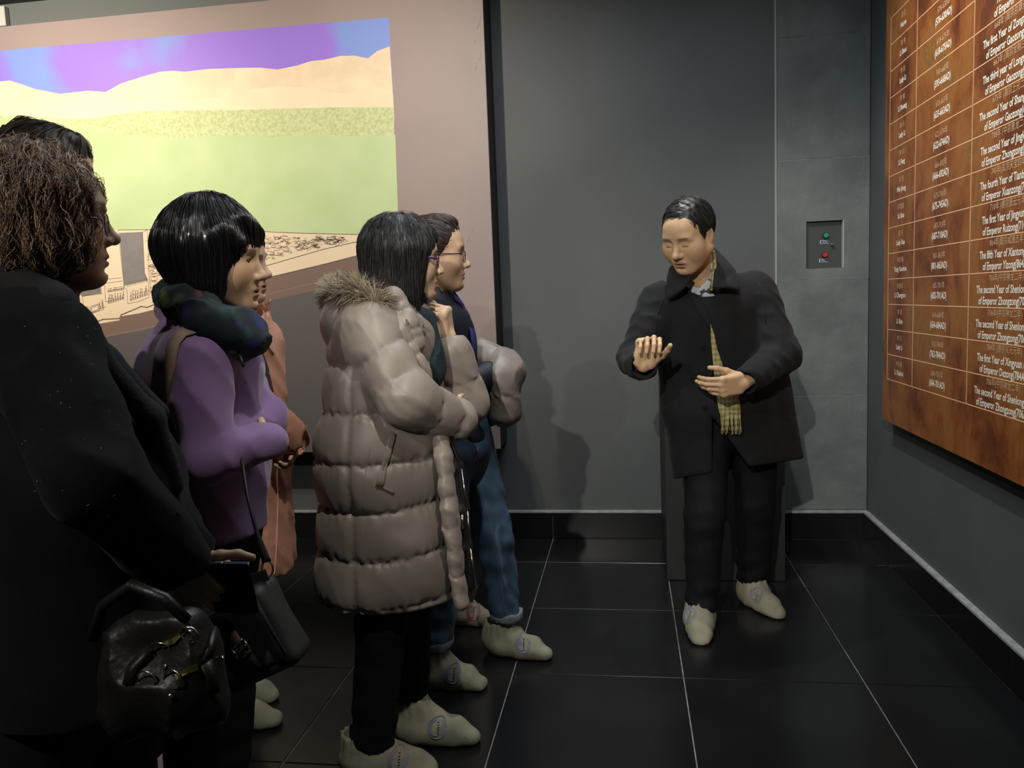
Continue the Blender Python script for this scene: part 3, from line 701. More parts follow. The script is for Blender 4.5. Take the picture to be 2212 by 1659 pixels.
def eyes(parent, base, h, gaze=(1, 0, 0)):
    for s in (-1, 1):
        c = h.p(EYE[0], s*EYE[1], EYE[2]); g = unit(h.R.T@unit(gaze)); bm = bmesh.new()
        bmesh.ops.create_uvsphere(bm, u_segments=14, v_segments=10, radius=0.0122*h.sc)
        me = bpy.data.meshes.new('eye'); bm.to_mesh(me); bm.free()
        o = link('eye', me, [m_eyew, m_iris], parent, smooth=True); o.location = c-np.array(base)
        me.polygons.foreach_set('material_index', [1 if Vector(g).dot(p.center.normalized()) > 0.80 else 0 for p in me.polygons])

FING = [((0.082, 0.028), (0.042, 0.024, 0.021), 0.0082), ((0.087, 0.009), (0.046, 0.028, 0.022), 0.0084), ((0.083, -0.010), (0.043, 0.026, 0.021), 0.0080), ((0.075, -0.028), (0.034, 0.020, 0.019), 0.0070)]
def hand_ops(S, w, fdir, thumb, side=1, sc=1.0, curl=((20, 30, 20),)*4, spread=(6, 1, -4, -9), th=((35, 20), 15, 20)):
    """w: wrist; fdir: wrist-to-knuckle direction; thumb: direction of the thumb side; side=+1 if palm normal = fdir x thumb"""
    f = unit(fdir); t = np.array(thumb, float); t = unit(t-f*(t@f)); pn = np.cross(f, t)*side
    fr = Fr(w, np.stack([f, t, pn]), sc)
    S.box((0.045, 0.001, 0.0), (0.045, 0.037, 0.0135), 0.0125, None, 0.012, fr=fr)
    S.ell((0.022, 0.024, 0.008), (0.028, 0.016, 0.013), None, 0.012, fr=fr)
    S.ell((0.026, -0.022, 0.008), (0.028, 0.015, 0.011), None, 0.012, fr=fr)
    tips = []
    for i, ((bx, by), lens, r) in enumerate(FING):
        p = np.array([bx, by, -0.001]); a = 0.0; sp = RAD(spread[i]); 
        S.ell((bx-0.002, by, -0.004), (0.011, 0.0095, 0.0095), None, 0.008, fr=fr)
        for j, L in enumerate(lens):
            a += RAD(curl[i][j]); d = np.array([math.cos(a)*math.cos(sp), math.sin(sp)*max(math.cos(a), 0.15), math.sin(a)])
            q = p+d*L; S.cone(p, q, r*(1-0.07*j), r*(1-0.07*(j+1)), 0.0035, fr=fr); p = q
        tips.append(fr.p(*p))
    (az, el), b1, b2 = th
    p = np.array([0.018, 0.028, 0.006]); az, el = RAD(az), RAD(el)
    for j, (L, r0, r1) in enumerate(((0.042, 0.0125, 0.0105), (0.032, 0.0100, 0.0090), (0.026, 0.0090, 0.0075))):
        d = np.array([math.cos(az)*math.cos(el), math.sin(az)*math.cos(el), math.sin(el)]); q = p+d*L
        S.cone(p, q, r0, r1, 0.006, fr=fr); p = q
        az -= RAD(b1 if j == 0 else b2); el += RAD(4)
    tips.append(fr.p(*p))
    return fr, tips
def boxaround(pts, pad):
    P = np.array(pts); return (P.min(0)-pad, P.max(0)+pad)

def person_body(name, label, group, base, J, h, hands=(), skin=(0.55, 0.36, 0.23), lip=(0.42, 0.16, 0.13), male=False, fine=0.0033, hfine=0.0040, gaze=(1, 0, -0.05), lids=0.0, jaw=1.0, build=1.0, eyes_on=True, coarse=0.022, nose=1.0):
    """one continuous skin: head, neck, trunk, arms, hands, legs and feet"""
    S = Sculpt(); b = build
    head_ops(S, h, male, jaw, lids, nose)
    S.cone(h.p(-0.025, 0, -0.045), J['neck'], 0.050 if male else 0.044, 0.058 if male else 0.050, 0.02)
    sh, hp = (J['shR']+J['shL'])/2, (J['hipR']+J['hipL'])/2
    lat = unit(J['shL']-J['shR']); up = unit(sh-hp); fw = np.cross(lat, up)
    S.cone(sh-up*0.06, sh*0.45+hp*0.55, 0.085*b, 0.080*b, 0.04, flat=(lat, 1.3)); S.cone(sh*0.45+hp*0.55, hp-up*0.01, 0.080*b, 0.085*b, 0.04, flat=(lat, 1.35))
    S.cone(J['neck'], sh-up*0.03, 0.055, 0.08, 0.04)
    for s in 'RL':
        S.cone(J['sh'+s], J['el'+s], 0.050*b, 0.038*b, 0.03); S.cone(J['el'+s], J['wr'+s], 0.038*b, 0.025*b, 0.012, flat=None)
        S.cone(J['hip'+s], J['kn'+s], 0.066*b, 0.050*b, 0.03); S.cone(J['kn'+s], J['an'+s], 0.050*b, 0.036*b, 0.015)
        fd = unit(J['toe'+s]-J['an'+s]*V(1, 1, 0)); a0 = J['an'+s]*V(1, 1, 0)
        S.cone(a0-fd*0.025+V(0, 0, 0.040), a0+fd*0.09+V(0, 0, 0.032), 0.030, 0.022, 0.02)
        S.cone(J['an'+s], a0+V(0, 0, 0.05), 0.036, 0.036, 0.02)
    fl = [(*boxaround([h.p(x, y, z) for x in (-0.11, 0.11) for y in (-0.085, 0.085) for z in (-0.115, 0.12)], 0.004), fine)] if fine else []
    for hd in hands:
        fr, tips = hand_ops(S, **hd)
        fl.append((*boxaround(tips+[fr.p(0, 0.04, 0), fr.p(0, -0.04, 0), fr.p(0.09, 0.04, 0.02), fr.p(0.09, -0.04, -0.02)], 0.012), hfine))
    v, q = S.polygonize(coarse, fl, zmin=-0.02)
    o = qmesh(name, v, q, m_skin, None, base, face_tint(v, h, skin, lip, closed=lids > 0.5))
    tag(o, label, 'person', group)
    if eyes_on: eyes(o, base, h, gaze)
    return o

# ------------------------------------------------------------------ hair
def strand_mesh(S, starts, flow, steps=9, ds=0.009, lift=(0.0, 0.004), rad=0.0007, wave=0.0, wfreq=40.0, seed=0, col=(0.02, 0.018, 0.02), col2=None, off=0.0, free=0.0, clump=0.0):
    rs = np.random.RandomState(seed); P = np.array(starts, float); n = len(P)
    lf = rs.uniform(lift[0], lift[1], n); ph = rs.uniform(0, 6.28, n); amp = wave*rs.uniform(0.4, 1.3, n); wf = wfreq*rs.uniform(0.8, 1.25, n)
    path = []; g = S.grad(P)
    if clump: ph = clump*(wob(P[:, 0], P[:, 1], P[:, 2], 34, seed)*3.2+wob(P[:, 0], P[:, 1], P[:, 2], 80, seed+5)*1.2)+(1-clump)*ph; wf = wfreq*(1+0.12*wob(P[:, 0], P[:, 1], P[:, 2], 30, seed+2))
    for k in range(steps):
        d = S.eval(P); g = S.grad(P); fr_ = min(1.0, free*k/steps)
        P = P-g*((d-lf-off)*(1-fr_))[:, None]
        f = flow(P, k); f = f-g*((f*g).sum(1)*(1-fr_))[:, None]; f /= np.linalg.norm(f, axis=1, keepdims=True)+1e-9
        sd = np.cross(f, g); u = k*ds
        W = (amp*np.sin(ph+wf*u))[:, None]*sd+(0.5*amp*np.cos(ph*1.7+wf*u))[:, None]*g
        path.append(P+W); P = P+f*ds
    path = np.stack(path, 1)                                   # n, steps, 3
    T = np.gradient(path, axis=1); T /= np.linalg.norm(T, axis=2, keepdims=True)+1e-9
    A = np.cross(T, V(0.3, 0.5, 0.81)); A /= np.linalg.norm(A, axis=2, keepdims=True)+1e-9; B = np.cross(T, A)
    pr = np.linspace(0, 1, steps); r = (rad*rs.uniform(0.6, 1.5, n))[:, None]*np.where(pr < 0.2, 0.5+2.5*pr, 1-0.85*((pr-0.2)/0.8)**2)[None]
    ring = [path+(A*math.cos(a)+B*math.sin(a))*r[..., None] for a in (0, 2.0944, 4.18879)]
    vv = np.stack(ring, 2).reshape(-1, 3)
    i = np.arange(n)[:, None, None]*steps*3+np.arange(steps-1)[None, :, None]*3; k = np.arange(3)[None, None, :]
    a = i+k; b = i+(k+1) % 3; q = np.stack([a, b, b+3, a+3], -1).reshape(-1, 4)
    if col2 is None: col2 = tuple(c*2.0 for c in col)
    t = rs.uniform(0, 1, n)**2.2
    cc = np.array(col)[None]*(1-t[:, None])+np.array(col2)[None]*t[:, None]
    return vv, q, np.repeat(cc, steps*3, 0)
def hair_object(name, S, h, mat_, parent, base, col, n, flow, seed=1, grid=0.005, groove=None, starts=None, **kw):
    v, q = S.polygonize(grid)
    rs = np.random.RandomState(seed); st = v[rs.randint(0, len(v), n)] if starts is None else starts(v, rs)
    v2, q2, c2 = strand_mesh(S, st, flow, seed=seed, col=col, **kw)
    cc = np.tile(np.array(col)*0.8, (len(v), 1))
    return qmesh(name, np.concatenate([v, v2]), np.concatenate([q, q2+len(v)]), mat_, parent, base, np.concatenate([cc, c2]))
def hair_mat(name, rough=0.42, spec=0.5):
    return mat(name, (0.02, 0.02, 0.02), rough, attr='tint', spec=spec)
m_hair = hair_mat('hair_gloss')

# ------------------------------------------------------------------ cloth helpers
def folds(amp, f, seed, sx=1.0, sy=1.0, sz=1.0, sharp=False):
    def d(t, X, Y, Z):
        w = wob(X*sx, Y*sy, Z*sz, f, seed)
        return amp*(1-2*np.abs(w)**0.7) if sharp else amp*w
    return d
def cloth(seed, a=0.005, f=20, b=0.003, f2=46, sz=1.0):
    """soft undulation plus sharper creases"""
    def d(t, X, Y, Z):
        return a*wob(X, Y, Z*sz, f, seed)+b*(1-2*np.abs(wob(X+0.5*Z, Y, Z*sz, f2, seed+3))**0.6)
    return d
def folds3(amp, f, seed, sx=1.0, sy=1.0, sz=1.0, sharp=False):
    g = folds(amp, f, seed, sx, sy, sz, sharp); return lambda X, Y, Z: g(0, X, Y, Z)
def plane_cut(S, p, n, lo, hi, k=0.004):
    """keep the side n points to"""
    p = np.array(p, float); n = unit(n)
    S.fn(lo, hi, lambda X, Y, Z: -((X-p[0])*n[0]+(Y-p[1])*n[1]+(Z-p[2])*n[2]), k, mode=2)
BIGLO, BIGHI = V(-9, -9, -9), V(9, 9, 9)
def trouser_leg(S, hip, knee, ank, r, seed=0, bunch=0.006, k=0.03):
    S.cone(hip, knee, r[0], r[1], k, disp=cloth(seed, 0.003, 22, 0.0025, 34, 1.2))
    def d2(t, X, Y, Z):
        return bunch*(0.3+0.7*np.abs(2*t-0.9)**1.5)*(wob(X*0.5, Y*0.5, Z*1.6, 42, seed+2)+0.5*(1-2*np.abs(wob(X+0.6*Z, Y, Z, 46, seed))**0.6))
    S.cone(knee, ank, r[1], r[2], 0.02, disp=d2)

def on_surface(bvh, pts, lift=0.002, origin=None, n=None):
    """drop photo points / rays on a garment: rays from origin through each point (or along n)"""
    out = []; ok = []
    for p in pts:
        p = Vector(p)
        if n is not None: o_ = p-Vector(n)*0.4; d = Vector(n)
        else: o_ = Vector(origin); d = (p-o_).normalized()
        hit = bvh.ray_cast(o_, d)
        if hit[0] is None:
            hit = bvh.find_nearest(p)
        q = hit[0]; nn = hit[1]
        if nn.dot(d) > 0: nn = -nn
        out.append(np.array(q)+np.array(nn)*lift); ok.append(np.array(nn))
    return out, ok
def applique(name, bvh, pix, Y, m, parent, base, lift=0.004, th=0.004, cuts=3, smooth=True, world=None, rnd=0.0):
    """a flat piece of cloth (collar wing, pocket flap, badge) cut to an outline and laid on a garment"""
    P = [Vector(at(x, y, Y=Y)) for x, y in pix] if world is None else [Vector(p) for p in world]
    tri = tessellate_polygon([P]); bm = bmesh.new(); vs_ = [bm.verts.new(p) for p in P]
    for t in tri:
        try: bm.faces.new([vs_[i] for i in t])
        except ValueError: pass
    for _ in range(cuts): bmesh.ops.subdivide_edges(bm, edges=[e for e in bm.edges if e.calc_length() > 0.012], cuts=1, use_grid_fill=True); bmesh.ops.triangulate(bm, faces=bm.faces[:])
    bm.verts.index_update()
    pts, nn = on_surface(bvh, [v.co for v in bm.verts], lift, origin=(0, 0, CAM_H))
    F = [tuple(v.index for v in f.verts) for f in bm.faces]; E = [(e.verts[0].index, e.verts[1].index) for e in bm.edges if len(e.link_faces) == 1]
    bm.free(); n = len(pts); P2 = [p+q*th for p, q in zip(pts, nn)]
    FF = [tuple(i+n for i in f) for f in F]+[f[::-1] for f in F]+[(a, b_, b_+n, a+n) for a, b_ in E]
    return pmesh(name, [p-np.array(base) for p in pts+P2], FF, m, parent, None, smooth)
def seam(name, bvh, pix, Y, r, m, parent, base, lift=0.0, n=5, world=None, sub=4):
    P = [at(x, y, Y=Y) for x, y in pix] if world is None else world
    Q = []
    for i in range(len(P)-1):
        for j in range(sub): Q.append(P[i]+(P[i+1]-P[i])*j/sub)
    Q.append(P[-1]); pts, _ = on_surface(bvh, Q, lift, origin=(0, 0, CAM_H))
    b = MB().tube([p-np.array(base) for p in pts], r, n)
    return b.build(name, m, parent, None, True)
def plate(name, pts, th, m, parent, base, lift=V(0, -1, 0), bow=0.0):
    """a stiff flap of cloth: outline points (pixel, pixel, depth), given thickness and a soft bow"""
    P = [Vector(at(x, y, Y=d)) for x, y, d in pts]; tri = tessellate_polygon([P]); bm = bmesh.new(); vs_ = [bm.verts.new(p) for p in P]
    for t in tri:
        try: bm.faces.new([vs_[i] for i in t])
        except ValueError: pass
    for _ in range(3): bmesh.ops.subdivide_edges(bm, edges=[e for e in bm.edges if e.calc_length() > 0.010], cuts=1, use_grid_fill=True); bmesh.ops.triangulate(bm, faces=bm.faces[:])
    bm.verts.index_update(); bv_ = {v.index for v in bm.verts if v.is_boundary}
    for _ in range(3): bmesh.ops.smooth_vert(bm, verts=[v for v in bm.verts if v.index not in bv_], factor=0.5, use_axis_x=True, use_axis_y=True, use_axis_z=True)
    pts_ = [np.array(v.co) for v in bm.verts]; F = [tuple(v.index for v in f.verts) for f in bm.faces]; E = [(e.verts[0].index, e.verts[1].index) for e in bm.edges if len(e.link_faces) == 1]; bm.free(); n = len(pts_)
    P2 = [p+lift*th*(1.0 if i not in bv_ else 0.35) for i, p in enumerate(pts_)]
    FF = [tuple(i+n for i in f) for f in F]+[f[::-1] for f in F]+[(a, b_, b_+n, a+n) for a, b_ in E]
    return pmesh(name, [p-np.array(base) for p in pts_+P2], FF, m, parent, None, True)
def button(name, bvh, pix, Y, r, m, parent, base, lift=0.001):
    (p,), (nn,) = on_surface(bvh, [at(*pix, Y=Y)], lift, origin=(0, 0, CAM_H))
    b = MB(); p = p-np.array(base); b.tube([p, p+nn*0.003, p+nn*0.0035], [r, r, r*0.7], 14)
    return b.build(name, m, parent, None, False)

def shoe_cover(parent, base, heel, toe, emblem=None, ecol=None, edir=(0, -1, 0), eu=0.55, ez=0.062, seed=0, W=1.0, tall=0.125, mat_=None):
    heel = np.array(heel, float)*V(1, 1, 0); toe = np.array(toe, float)*V(1, 1, 0); L = np.linalg.norm(toe-heel); R = basis(toe-heel); fr = Fr(heel, R)
    S = Sculpt(); sd = seed*1.3
    pl = lambda t, X, Y, Z: 0.0030*wob(X, Y, Z, 55, sd)+0.0024*np.sin(95*((X-heel[0])*R[0][0]+(Y-heel[1])*R[0][1])+sd)*np.clip((Z-0.03)*18, 0, 1)
    S.cone((0.055, 0, 0.052), (L-0.075, 0, 0.034), 0.053*W, 0.036*W, 0.03, flat=(R[1], 1.12), fr=fr, disp=pl)
    S.cone((0.09, 0, 0.026), (L-0.030, 0, 0.016), 0.040, 0.026, 0.03, flat=(R[1], 1.38*W), fr=fr, disp=pl); S.cone((0.075, 0, tall-0.03), (L-0.09, 0, 0.045), 0.036, 0.022, 0.03, fr=fr, disp=pl)
    ax0 = fr.p(0.068, 0, 0.07)
    def gath(t, X, Y, Z):
        a = np.arctan2((X-ax0[0])*R[1][0]+(Y-ax0[1])*R[1][1], (X-ax0[0])*R[0][0]+(Y-ax0[1])*R[0][1])
        return 0.0045*np.sin(a*15+sd+1.2*np.sin(a*3+sd))*np.clip(t*1.4+0.1, 0, 1)+0.002*wob(X, Y, Z, 60, sd)
    S.cone((0.070, 0, 0.062), (0.066, 0, tall), 0.052*W, 0.047, 0.03, flat=(R[0], 1.22), fr=fr, disp=gath, cut=False)
    S.cone((0.066, 0, tall-0.012), (0.066, 0, tall+0.08), 0.041, 0.044, 0.004, flat=(R[0], 1.15), fr=fr, sub=True)
    plane_cut(S, fr.p(0, 0, tall+0.004), (0.0, 0, -1), BIGLO, BIGHI, 0.004)
    plane_cut(S, (0, 0, 0.002), (0, 0, 1), BIGLO, BIGHI, 0.006)
    o = sculpted(S, 'shoe_cover', mat_ or m_cover, parent, base, 0.0065, zmin=-0.02)
    if ecol is not None:
        bv = bvh_of(o, base); n = -unit(edir); c = fr.p(eu*L, 0, ez); t1 = unit(np.cross(n, V(0, 0, 1))); t1 = t1 if t1@R[0] > 0 else -t1; t2 = V(0, 0, 1)
        def put(poly, m, nm, lf):
            pts, nn = on_surface(bv, [c+t1*a+t2*b_ for a, b_ in poly], lf, n=n)
            return pts
        ring = MB()
        def stroke(pl_, w, mi, lf):
            pts = put(pl_, None, None, lf)
            ring.tube([p-np.array(base) for p in pts], w, 5, mi)
        rr = 0.0275
        bvv = [(rr*math.cos(a), rr*math.sin(a)) for a in np.linspace(0, 2*math.pi, 25)]
        patch = put([(0, 0)]+[(0.96*x_, 0.96*y_) for x_, y_ in bvv], None, None, 0.0006)
        ring.add([p-np.array(base) for p in patch], [(0, i, i+1) for i in range(1, 25)], 1)
        stroke(bvv, 0.0013, 0, 0.0012)
        stroke([(0.021*math.cos(a), 0.021*math.sin(a)) for a in np.linspace(1.75, 4.4, 12)], 0.0018, 0, 0.0012)
        stroke([(0.016*math.cos(a)-0.001, 0.016*math.sin(a)-0.002) for a in np.linspace(2.3, 4.9, 9)], 0.0014, 0, 0.0012)
        stroke([(0.0215*math.cos(a), 0.0215*math.sin(a)) for a in np.linspace(-0.9, 1.0, 9)], 0.0009, 0, 0.0012)
        for i in range(6): stroke([(0.0005, 0.015-i*0.006), (0.0055, 0.0145-i*0.006)], 0.0011, 2, 0.0014); stroke([(0.003, 0.0165-i*0.006), (0.003, 0.0135-i*0.006)], 0.0007, 2, 0.0014)
        ring.build('emblem', [ecol, m_emb_g, m_embk], o, None, True)
    return o
m_wool = mat('black_wool_coat', (0.014, 0.0150, 0.0165), 0.85, var=0.3, vscale=9, bump=0.06, bscale=250, sheen=0.04, spec=0.2)
m_btrous = mat('black_trouser_cloth', (0.0050, 0.0052, 0.006), 0.8, spec=0.25, bump=0.05, bscale=200)
m_blkbtn = mat('black_button', (0.012, 0.012, 0.012), 0.2)
G_OLD = 'visitors listening to the guide'
m_chrome = mat('bright_metal', (0.7, 0.68, 0.62), 0.22, metal=1.0)

# ------------------------------------------------------------------ the guide
def guide():
    gb = V(0.39, 3.18, 0)
    h = head_frame(at(1486, 509, Y=2.985), (-0.55, -0.74, -0.44), roll=-3, sc=1.05)
    J = dict(neck=at(1518, 612, Y=3.10), shR=at(1424, 652, Y=3.06), shL=at(1634, 632, Y=3.19),
             elR=at(1372, 772, Y=3.00), wrR=at(1390, 790, Y=2.83), elL=at(1688, 768, Y=3.10), wrL=at(1606, 828, Y=2.90),
             hipR=V(0.315, 3.20, 0.85), hipL=V(0.500, 3.27, 0.85), knR=V(0.285, 3.09, 0.46), knL=V(0.510, 3.30, 0.46),
             anR=V(0.272, 3.115, 0.085), anL=V(0.512, 3.385, 0.085), toeR=V(0.248, 2.925, 0), toeL=V(0.600, 3.195, 0))
    hands = [dict(w=J['wrR'], fdir=at(1404, 700, Y=2.80)-at(1388, 790, Y=2.83), thumb=V(1, 0.1, 0.1), side=-1, sc=1.10, curl=((62, 62, 30), (64, 66, 30), (66, 68, 30), (68, 70, 30)), spread=(1, 0, -1, -2), th=((35, 30), 15, 15)),
             dict(w=J['wrL'], fdir=at(1548, 838, Y=2.86)-J['wrL'], thumb=V(-0.15, -0.25, 1.0), side=1, sc=1.06, curl=((34, 30, 14), (38, 32, 16), (42, 34, 18), (46, 36, 20)), spread=(-2, 0, 2, 5), th=((30, 16), 10, 12))]
    o = person_body('person', 'man in a black wool overcoat gesturing beside the brown signboard', None, gb, J, h, hands, skin=(0.62, 0.41, 0.24), lip=(0.40, 0.18, 0.14), male=True, lids=1.0, jaw=1.28, fine=0.0029, hfine=0.0034, eyes_on=False, nose=1.1)
    # hair: short, combed across a high forehead
    H = Sculpt(); H.ell((-0.020, 0, 0.034), (0.1005, 0.0825, 0.0945), None, 0.005, fr=h)
    nrm = h.R.T@unit(V(-0.87, 0, 0.49)); plane_cut(H, h.p(0.062, 0, 0.076), nrm, BIGLO, BIGHI, 0.006)
    plane_cut(H, h.p(0, 0, -0.055), h.R.T@V(-0.25, 0, 1.0), BIGLO, BIGHI, 0.01)
    for s in (-1, 1): H.ell((-0.006, s*0.085, -0.016), (0.030, 0.026, 0.034), None, 0.006, True, fr=h)
    H.glob = lambda X, Y, Z: 0.0018*wob(X, Y, Z, 150, 2)
    part = h.p(0.02, 0.055, 0.10)
    def flow(P, k):
        L = h.loc(P); d = np.stack([-0.25+0*L[:, 0], np.where(L[:, 1] > 0.045, 0.25, -0.9), np.where(L[:, 1] > 0.045, -1.0, -0.35)], 1)
        d[np.abs(L[:, 1]) > 0.06, 2] -= 0.8; return d@h.R
    hair_object('hair', H, h, m_hair, o, gb, (0.014, 0.014, 0.014), 2000, flow, steps=7, ds=0.009, lift=(0, 0.004), rad=0.0008, col2=(0.06, 0.058, 0.05), seed=4)
    # trousers
    T = Sculpt()
    T.cone((J['hipR']+J['hipL'])/2+V(0, 0, 0.06), (J['hipR']+J['hipL'])/2-V(0, 0, 0.03), 0.13, 0.135, 0.03, flat=(V(1, 0.3, 0), 1.35))
    trouser_leg(T, J['hipR'], J['knR'], J['anR']+V(0, 0.005, 0.02), (0.098, 0.078, 0.064), 1, 0.008)
    trouser_leg(T, J['hipL'], J['knL'], J['anL']+V(0, 0.005, 0.03), (0.100, 0.080, 0.068), 5, 0.007)
    plane_cut(T, V(0, 0, 0.072), V(0, 0, 1), BIGLO, BIGHI, 0.006)
    sculpted(T, 'trousers', m_btrous, o, gb, 0.011)
    shoe_cover(o, gb, J['toeR']+V(0.022, 0.262, 0), J['toeR'], 1, m_emb_b, edir=(-0.75, -0.6, 0), eu=0.40, ez=0.075, seed=1)
    shoe_cover(o, gb, J['toeL']+V(-0.125, 0.245, 0), J['toeL'], 1, m_emb_b, edir=(-0.45, -0.9, 0), eu=0.45, ez=0.070, seed=2)
    # shirt collar
    C = Sculpt(); nb = J['neck']
    C.cone(nb+V(0, 0.01, -0.06), nb+V(-0.012, -0.018, 0.055), 0.088, 0.066, 0.01, disp=folds(0.002, 60, 1))
    C.cone(nb+V(-0.01, -0.02, 0.0), nb+V(-0.04, -0.06, 0.12), 0.055, 0.06, 0.004, sub=True)
    m_sh = mat('patterned_shirt', (0.52, 0.55, 0.60), 0.8, col2=(0.04, 0.045, 0.06), vscale=38, detail=2, ramp=(0.52, 0.56))
    sculpted(C, 'shirt_collar', m_sh, o, gb, 0.006)
    # overcoat
    K = Sculpt(); lat = unit(J['shL']-J['shR']); fw = unit(np.cross(V(0, 0, 1), lat))*-1
    sh = (J['shR']+J['shL'])/2
    cw = cloth(3, 0.004, 10, 0.0016, 22, 0.35)
    chest = at(1525, 720, Y=3.13); hem = at(1580, 1015, Y=3.20)
    K.cone(J['shR']+V(0.02, 0, 0.0), J['shL']+V(-0.02, 0, 0.01), 0.068, 0.070, 0.04)
    K.cone(nb+V(0.01, 0.03, -0.02), sh+V(0, 0, -0.03), 0.070, 0.095, 0.06, flat=(lat, 1.4))
    K.cone(chest+V(0, 0, 0.06), chest*0.5+hem*0.5, 0.138, 0.140, 0.05, flat=(lat, 1.58), disp=cw)
    K.cone(chest*0.5+hem*0.5, hem+V(0.0, 0, -0.02), 0.140, 0.155, 0.05, flat=(lat, 1.60), disp=cw)
    K.cone(at(1640, 800, Y=3.28), at(1672, 985, Y=3.30), 0.10, 0.105, 0.06, flat=(lat, 1.15), disp=cw)
    sl = cloth(7, 0.004, 24, 0.0042, 36)
    K.cone(J['shR'], J['elR'], 0.076, 0.066, 0.03, disp=sl); K.cone(J['elR'], J['wrR']+(J['elR']-J['wrR'])*0.08, 0.066, 0.056, 0.02, disp=sl)
    K.cone(J['shL'], J['elL'], 0.078, 0.072, 0.03, disp=sl); K.cone(J['elL'], J['wrL']+(J['elL']-J['wrL'])*0.10, 0.070, 0.054, 0.02, disp=sl)
    for s, dr in (('R', J['wrR']-J['elR']), ('L', J['wrL']-J['elL'])):
        K.cone(J['wr'+s]-unit(dr)*0.02, J['wr'+s]+unit(dr)*0.10, 0.040, 0.046, 0.006, sub=True)
    # neck opening and the parted front below the waist
    K.cone(nb+V(-0.005, -0.02, -0.03), nb+V(-0.02, -0.05, 0.2), 0.074, 0.10, 0.01, sub=True)
    a_, b_, c_ = at(1543, 905, Y=2.95), at(1545, 1080, Y=2.95), at(1672, 1080, Y=2.95)
    n1 = unit(np.cross(b_-a_, V(0, 1, 0))); n2 = unit(np.cross(V(0, 1, 0), c_-a_))
    def wedge(X, Y, Z):
        d1 = (X-a_[0])*n1[0]+(Z-a_[2])*n1[2]; d2 = (X-a_[0])*n2[0]+(Z-a_[2])*n2[2]
        return np.maximum(np.maximum(-d1 if n1[0] > 0 else d1, -d2 if n2[0] < 0 else d2), (Y-3.22))
    K.fn(np.minimum(np.minimum(a_, b_), c_)-V(0, 0.4, 0.1), np.maximum(np.maximum(a_, b_), c_)+V(0, 0.5, 0), wedge, 0.01, mode=1)
    K.cone(hem+V(0, 0.02, -0.32), hem+V(0, 0.02, 0.1), 0.135, 0.12, 0.01, flat=(lat, 1.5), sub=True)
    n_h = unit(V(0.20, 0.0, 1.0)); 
    plane_cut(K, at(1432, 1038, Y=3.10), unit(V(-0.16, 0.25, 1.0)), BIGLO, BIGHI, 0.008)
    coat = sculpted(K, 'overcoat', m_wool, o, gb, 0.0085)
    bv = bvh_of(coat, gb)
    plate('collar', [(1538, 530, 3.17), (1562, 552, 3.14), (1590, 584, 3.07), (1596, 629, 3.005), (1566, 622, 2.965), (1538, 623, 2.955), (1543, 585, 3.00)], 0.012, m_wool, coat, gb)
    plate('collar', [(1458, 566, 3.05), (1446, 578, 3.03), (1440, 600, 2.99), (1442, 648, 2.955), (1462, 637, 2.945), (1480, 622, 2.94), (1496, 598, 2.97), (1478, 585, 3.01)], 0.012, m_wool, coat, gb)
    applique('lapel', bv, [(1494, 600), (1478, 622), (1500, 660), (1532, 712), (1536, 700), (1515, 640)], 3.0, m_wool, coat, gb, 0.004, 0.005)
    seam('front_edge', bv, [(1500, 640), (1532, 702), (1537, 790), (1541, 880), (1545, 905)], 3.0, 0.0035, m_wool, coat, gb, 0.002)
    seam('shoulder_seam', bv, [(1436, 640), (1420, 680), (1416, 720)], 3.0, 0.0022, m_wool, coat, gb, 0.0005)
    seam('shoulder_seam', bv, [(1640, 610), (1652, 660), (1654, 700)], 3.0, 0.0022, m_wool, coat, gb, 0.0005)
    for p in ((1520, 750), (1521, 813), (1522, 878)): button('button', bv, p, 3.0, 0.011, m_blkbtn, coat, gb)
    # yellow checked scarf: round the neck and one end hanging out of the coat
    m_sc, nt, b = _nt('yellow_check'); b.inputs['Roughness'].default_value = 0.9
    tc = nt.nodes.new('ShaderNodeTexCoord'); cols = []
    for ax_, f_ in (('Z', 95.0), ('X', 120.0)):
        wv = nt.nodes.new('ShaderNodeTexWave'); wv.bands_direction = ax_; wv.inputs['Scale'].default_value = f_/6.28; wv.inputs['Distortion'].default_value = 0.6; nt.links.new(tc.outputs['Object'], wv.inputs[0]); cols.append(wv)
    ad = nt.nodes.new('ShaderNodeMath'); ad.operation = 'ADD'; nt.links.new(cols[0].outputs['Fac'], ad.inputs[0]); nt.links.new(cols[1].outputs['Fac'], ad.inputs[1])
    cr = nt.nodes.new('ShaderNodeValToRGB'); hf = nt.nodes.new('ShaderNodeMath'); hf.operation = 'MULTIPLY'; hf.inputs[1].default_value = 0.5; nt.links.new(ad.outputs[0], hf.inputs[0]); nt.links.new(hf.outputs[0], cr.inputs[0])
    cr.color_ramp.elements[0].color = (0.20, 0.16, 0.05, 1); cr.color_ramp.elements[1].color = (0.46, 0.42, 0.19, 1); nt.links.new(cr.outputs[0], b.inputs['Base Color'])
    sb = MB(); sb.strip([p-gb for p in (at(1534, 535, Y=3.12), at(1543, 548, Y=3.06), at(1545, 575, Y=3.02), at(1541, 605, Y=3.00), at(1537, 628, Y=3.00))], [0.006, 0.007, 0.008, 0.008, 0.007], V(-0.8, -0.6, 0.1), 0.006); scarf = sb.build('scarf', m_sc, o, None, True)
    tail = applique('scarf_end', bv, [(1533, 699), (1541, 722), (1549, 758), (1558, 782), (1562, 800), (1590, 830), (1597, 880), (1598, 893), (1553, 893), (1545, 850), (1541, 800), (1535, 740)], 3.0, m_sc, scarf, gb, 0.005, 0.006)
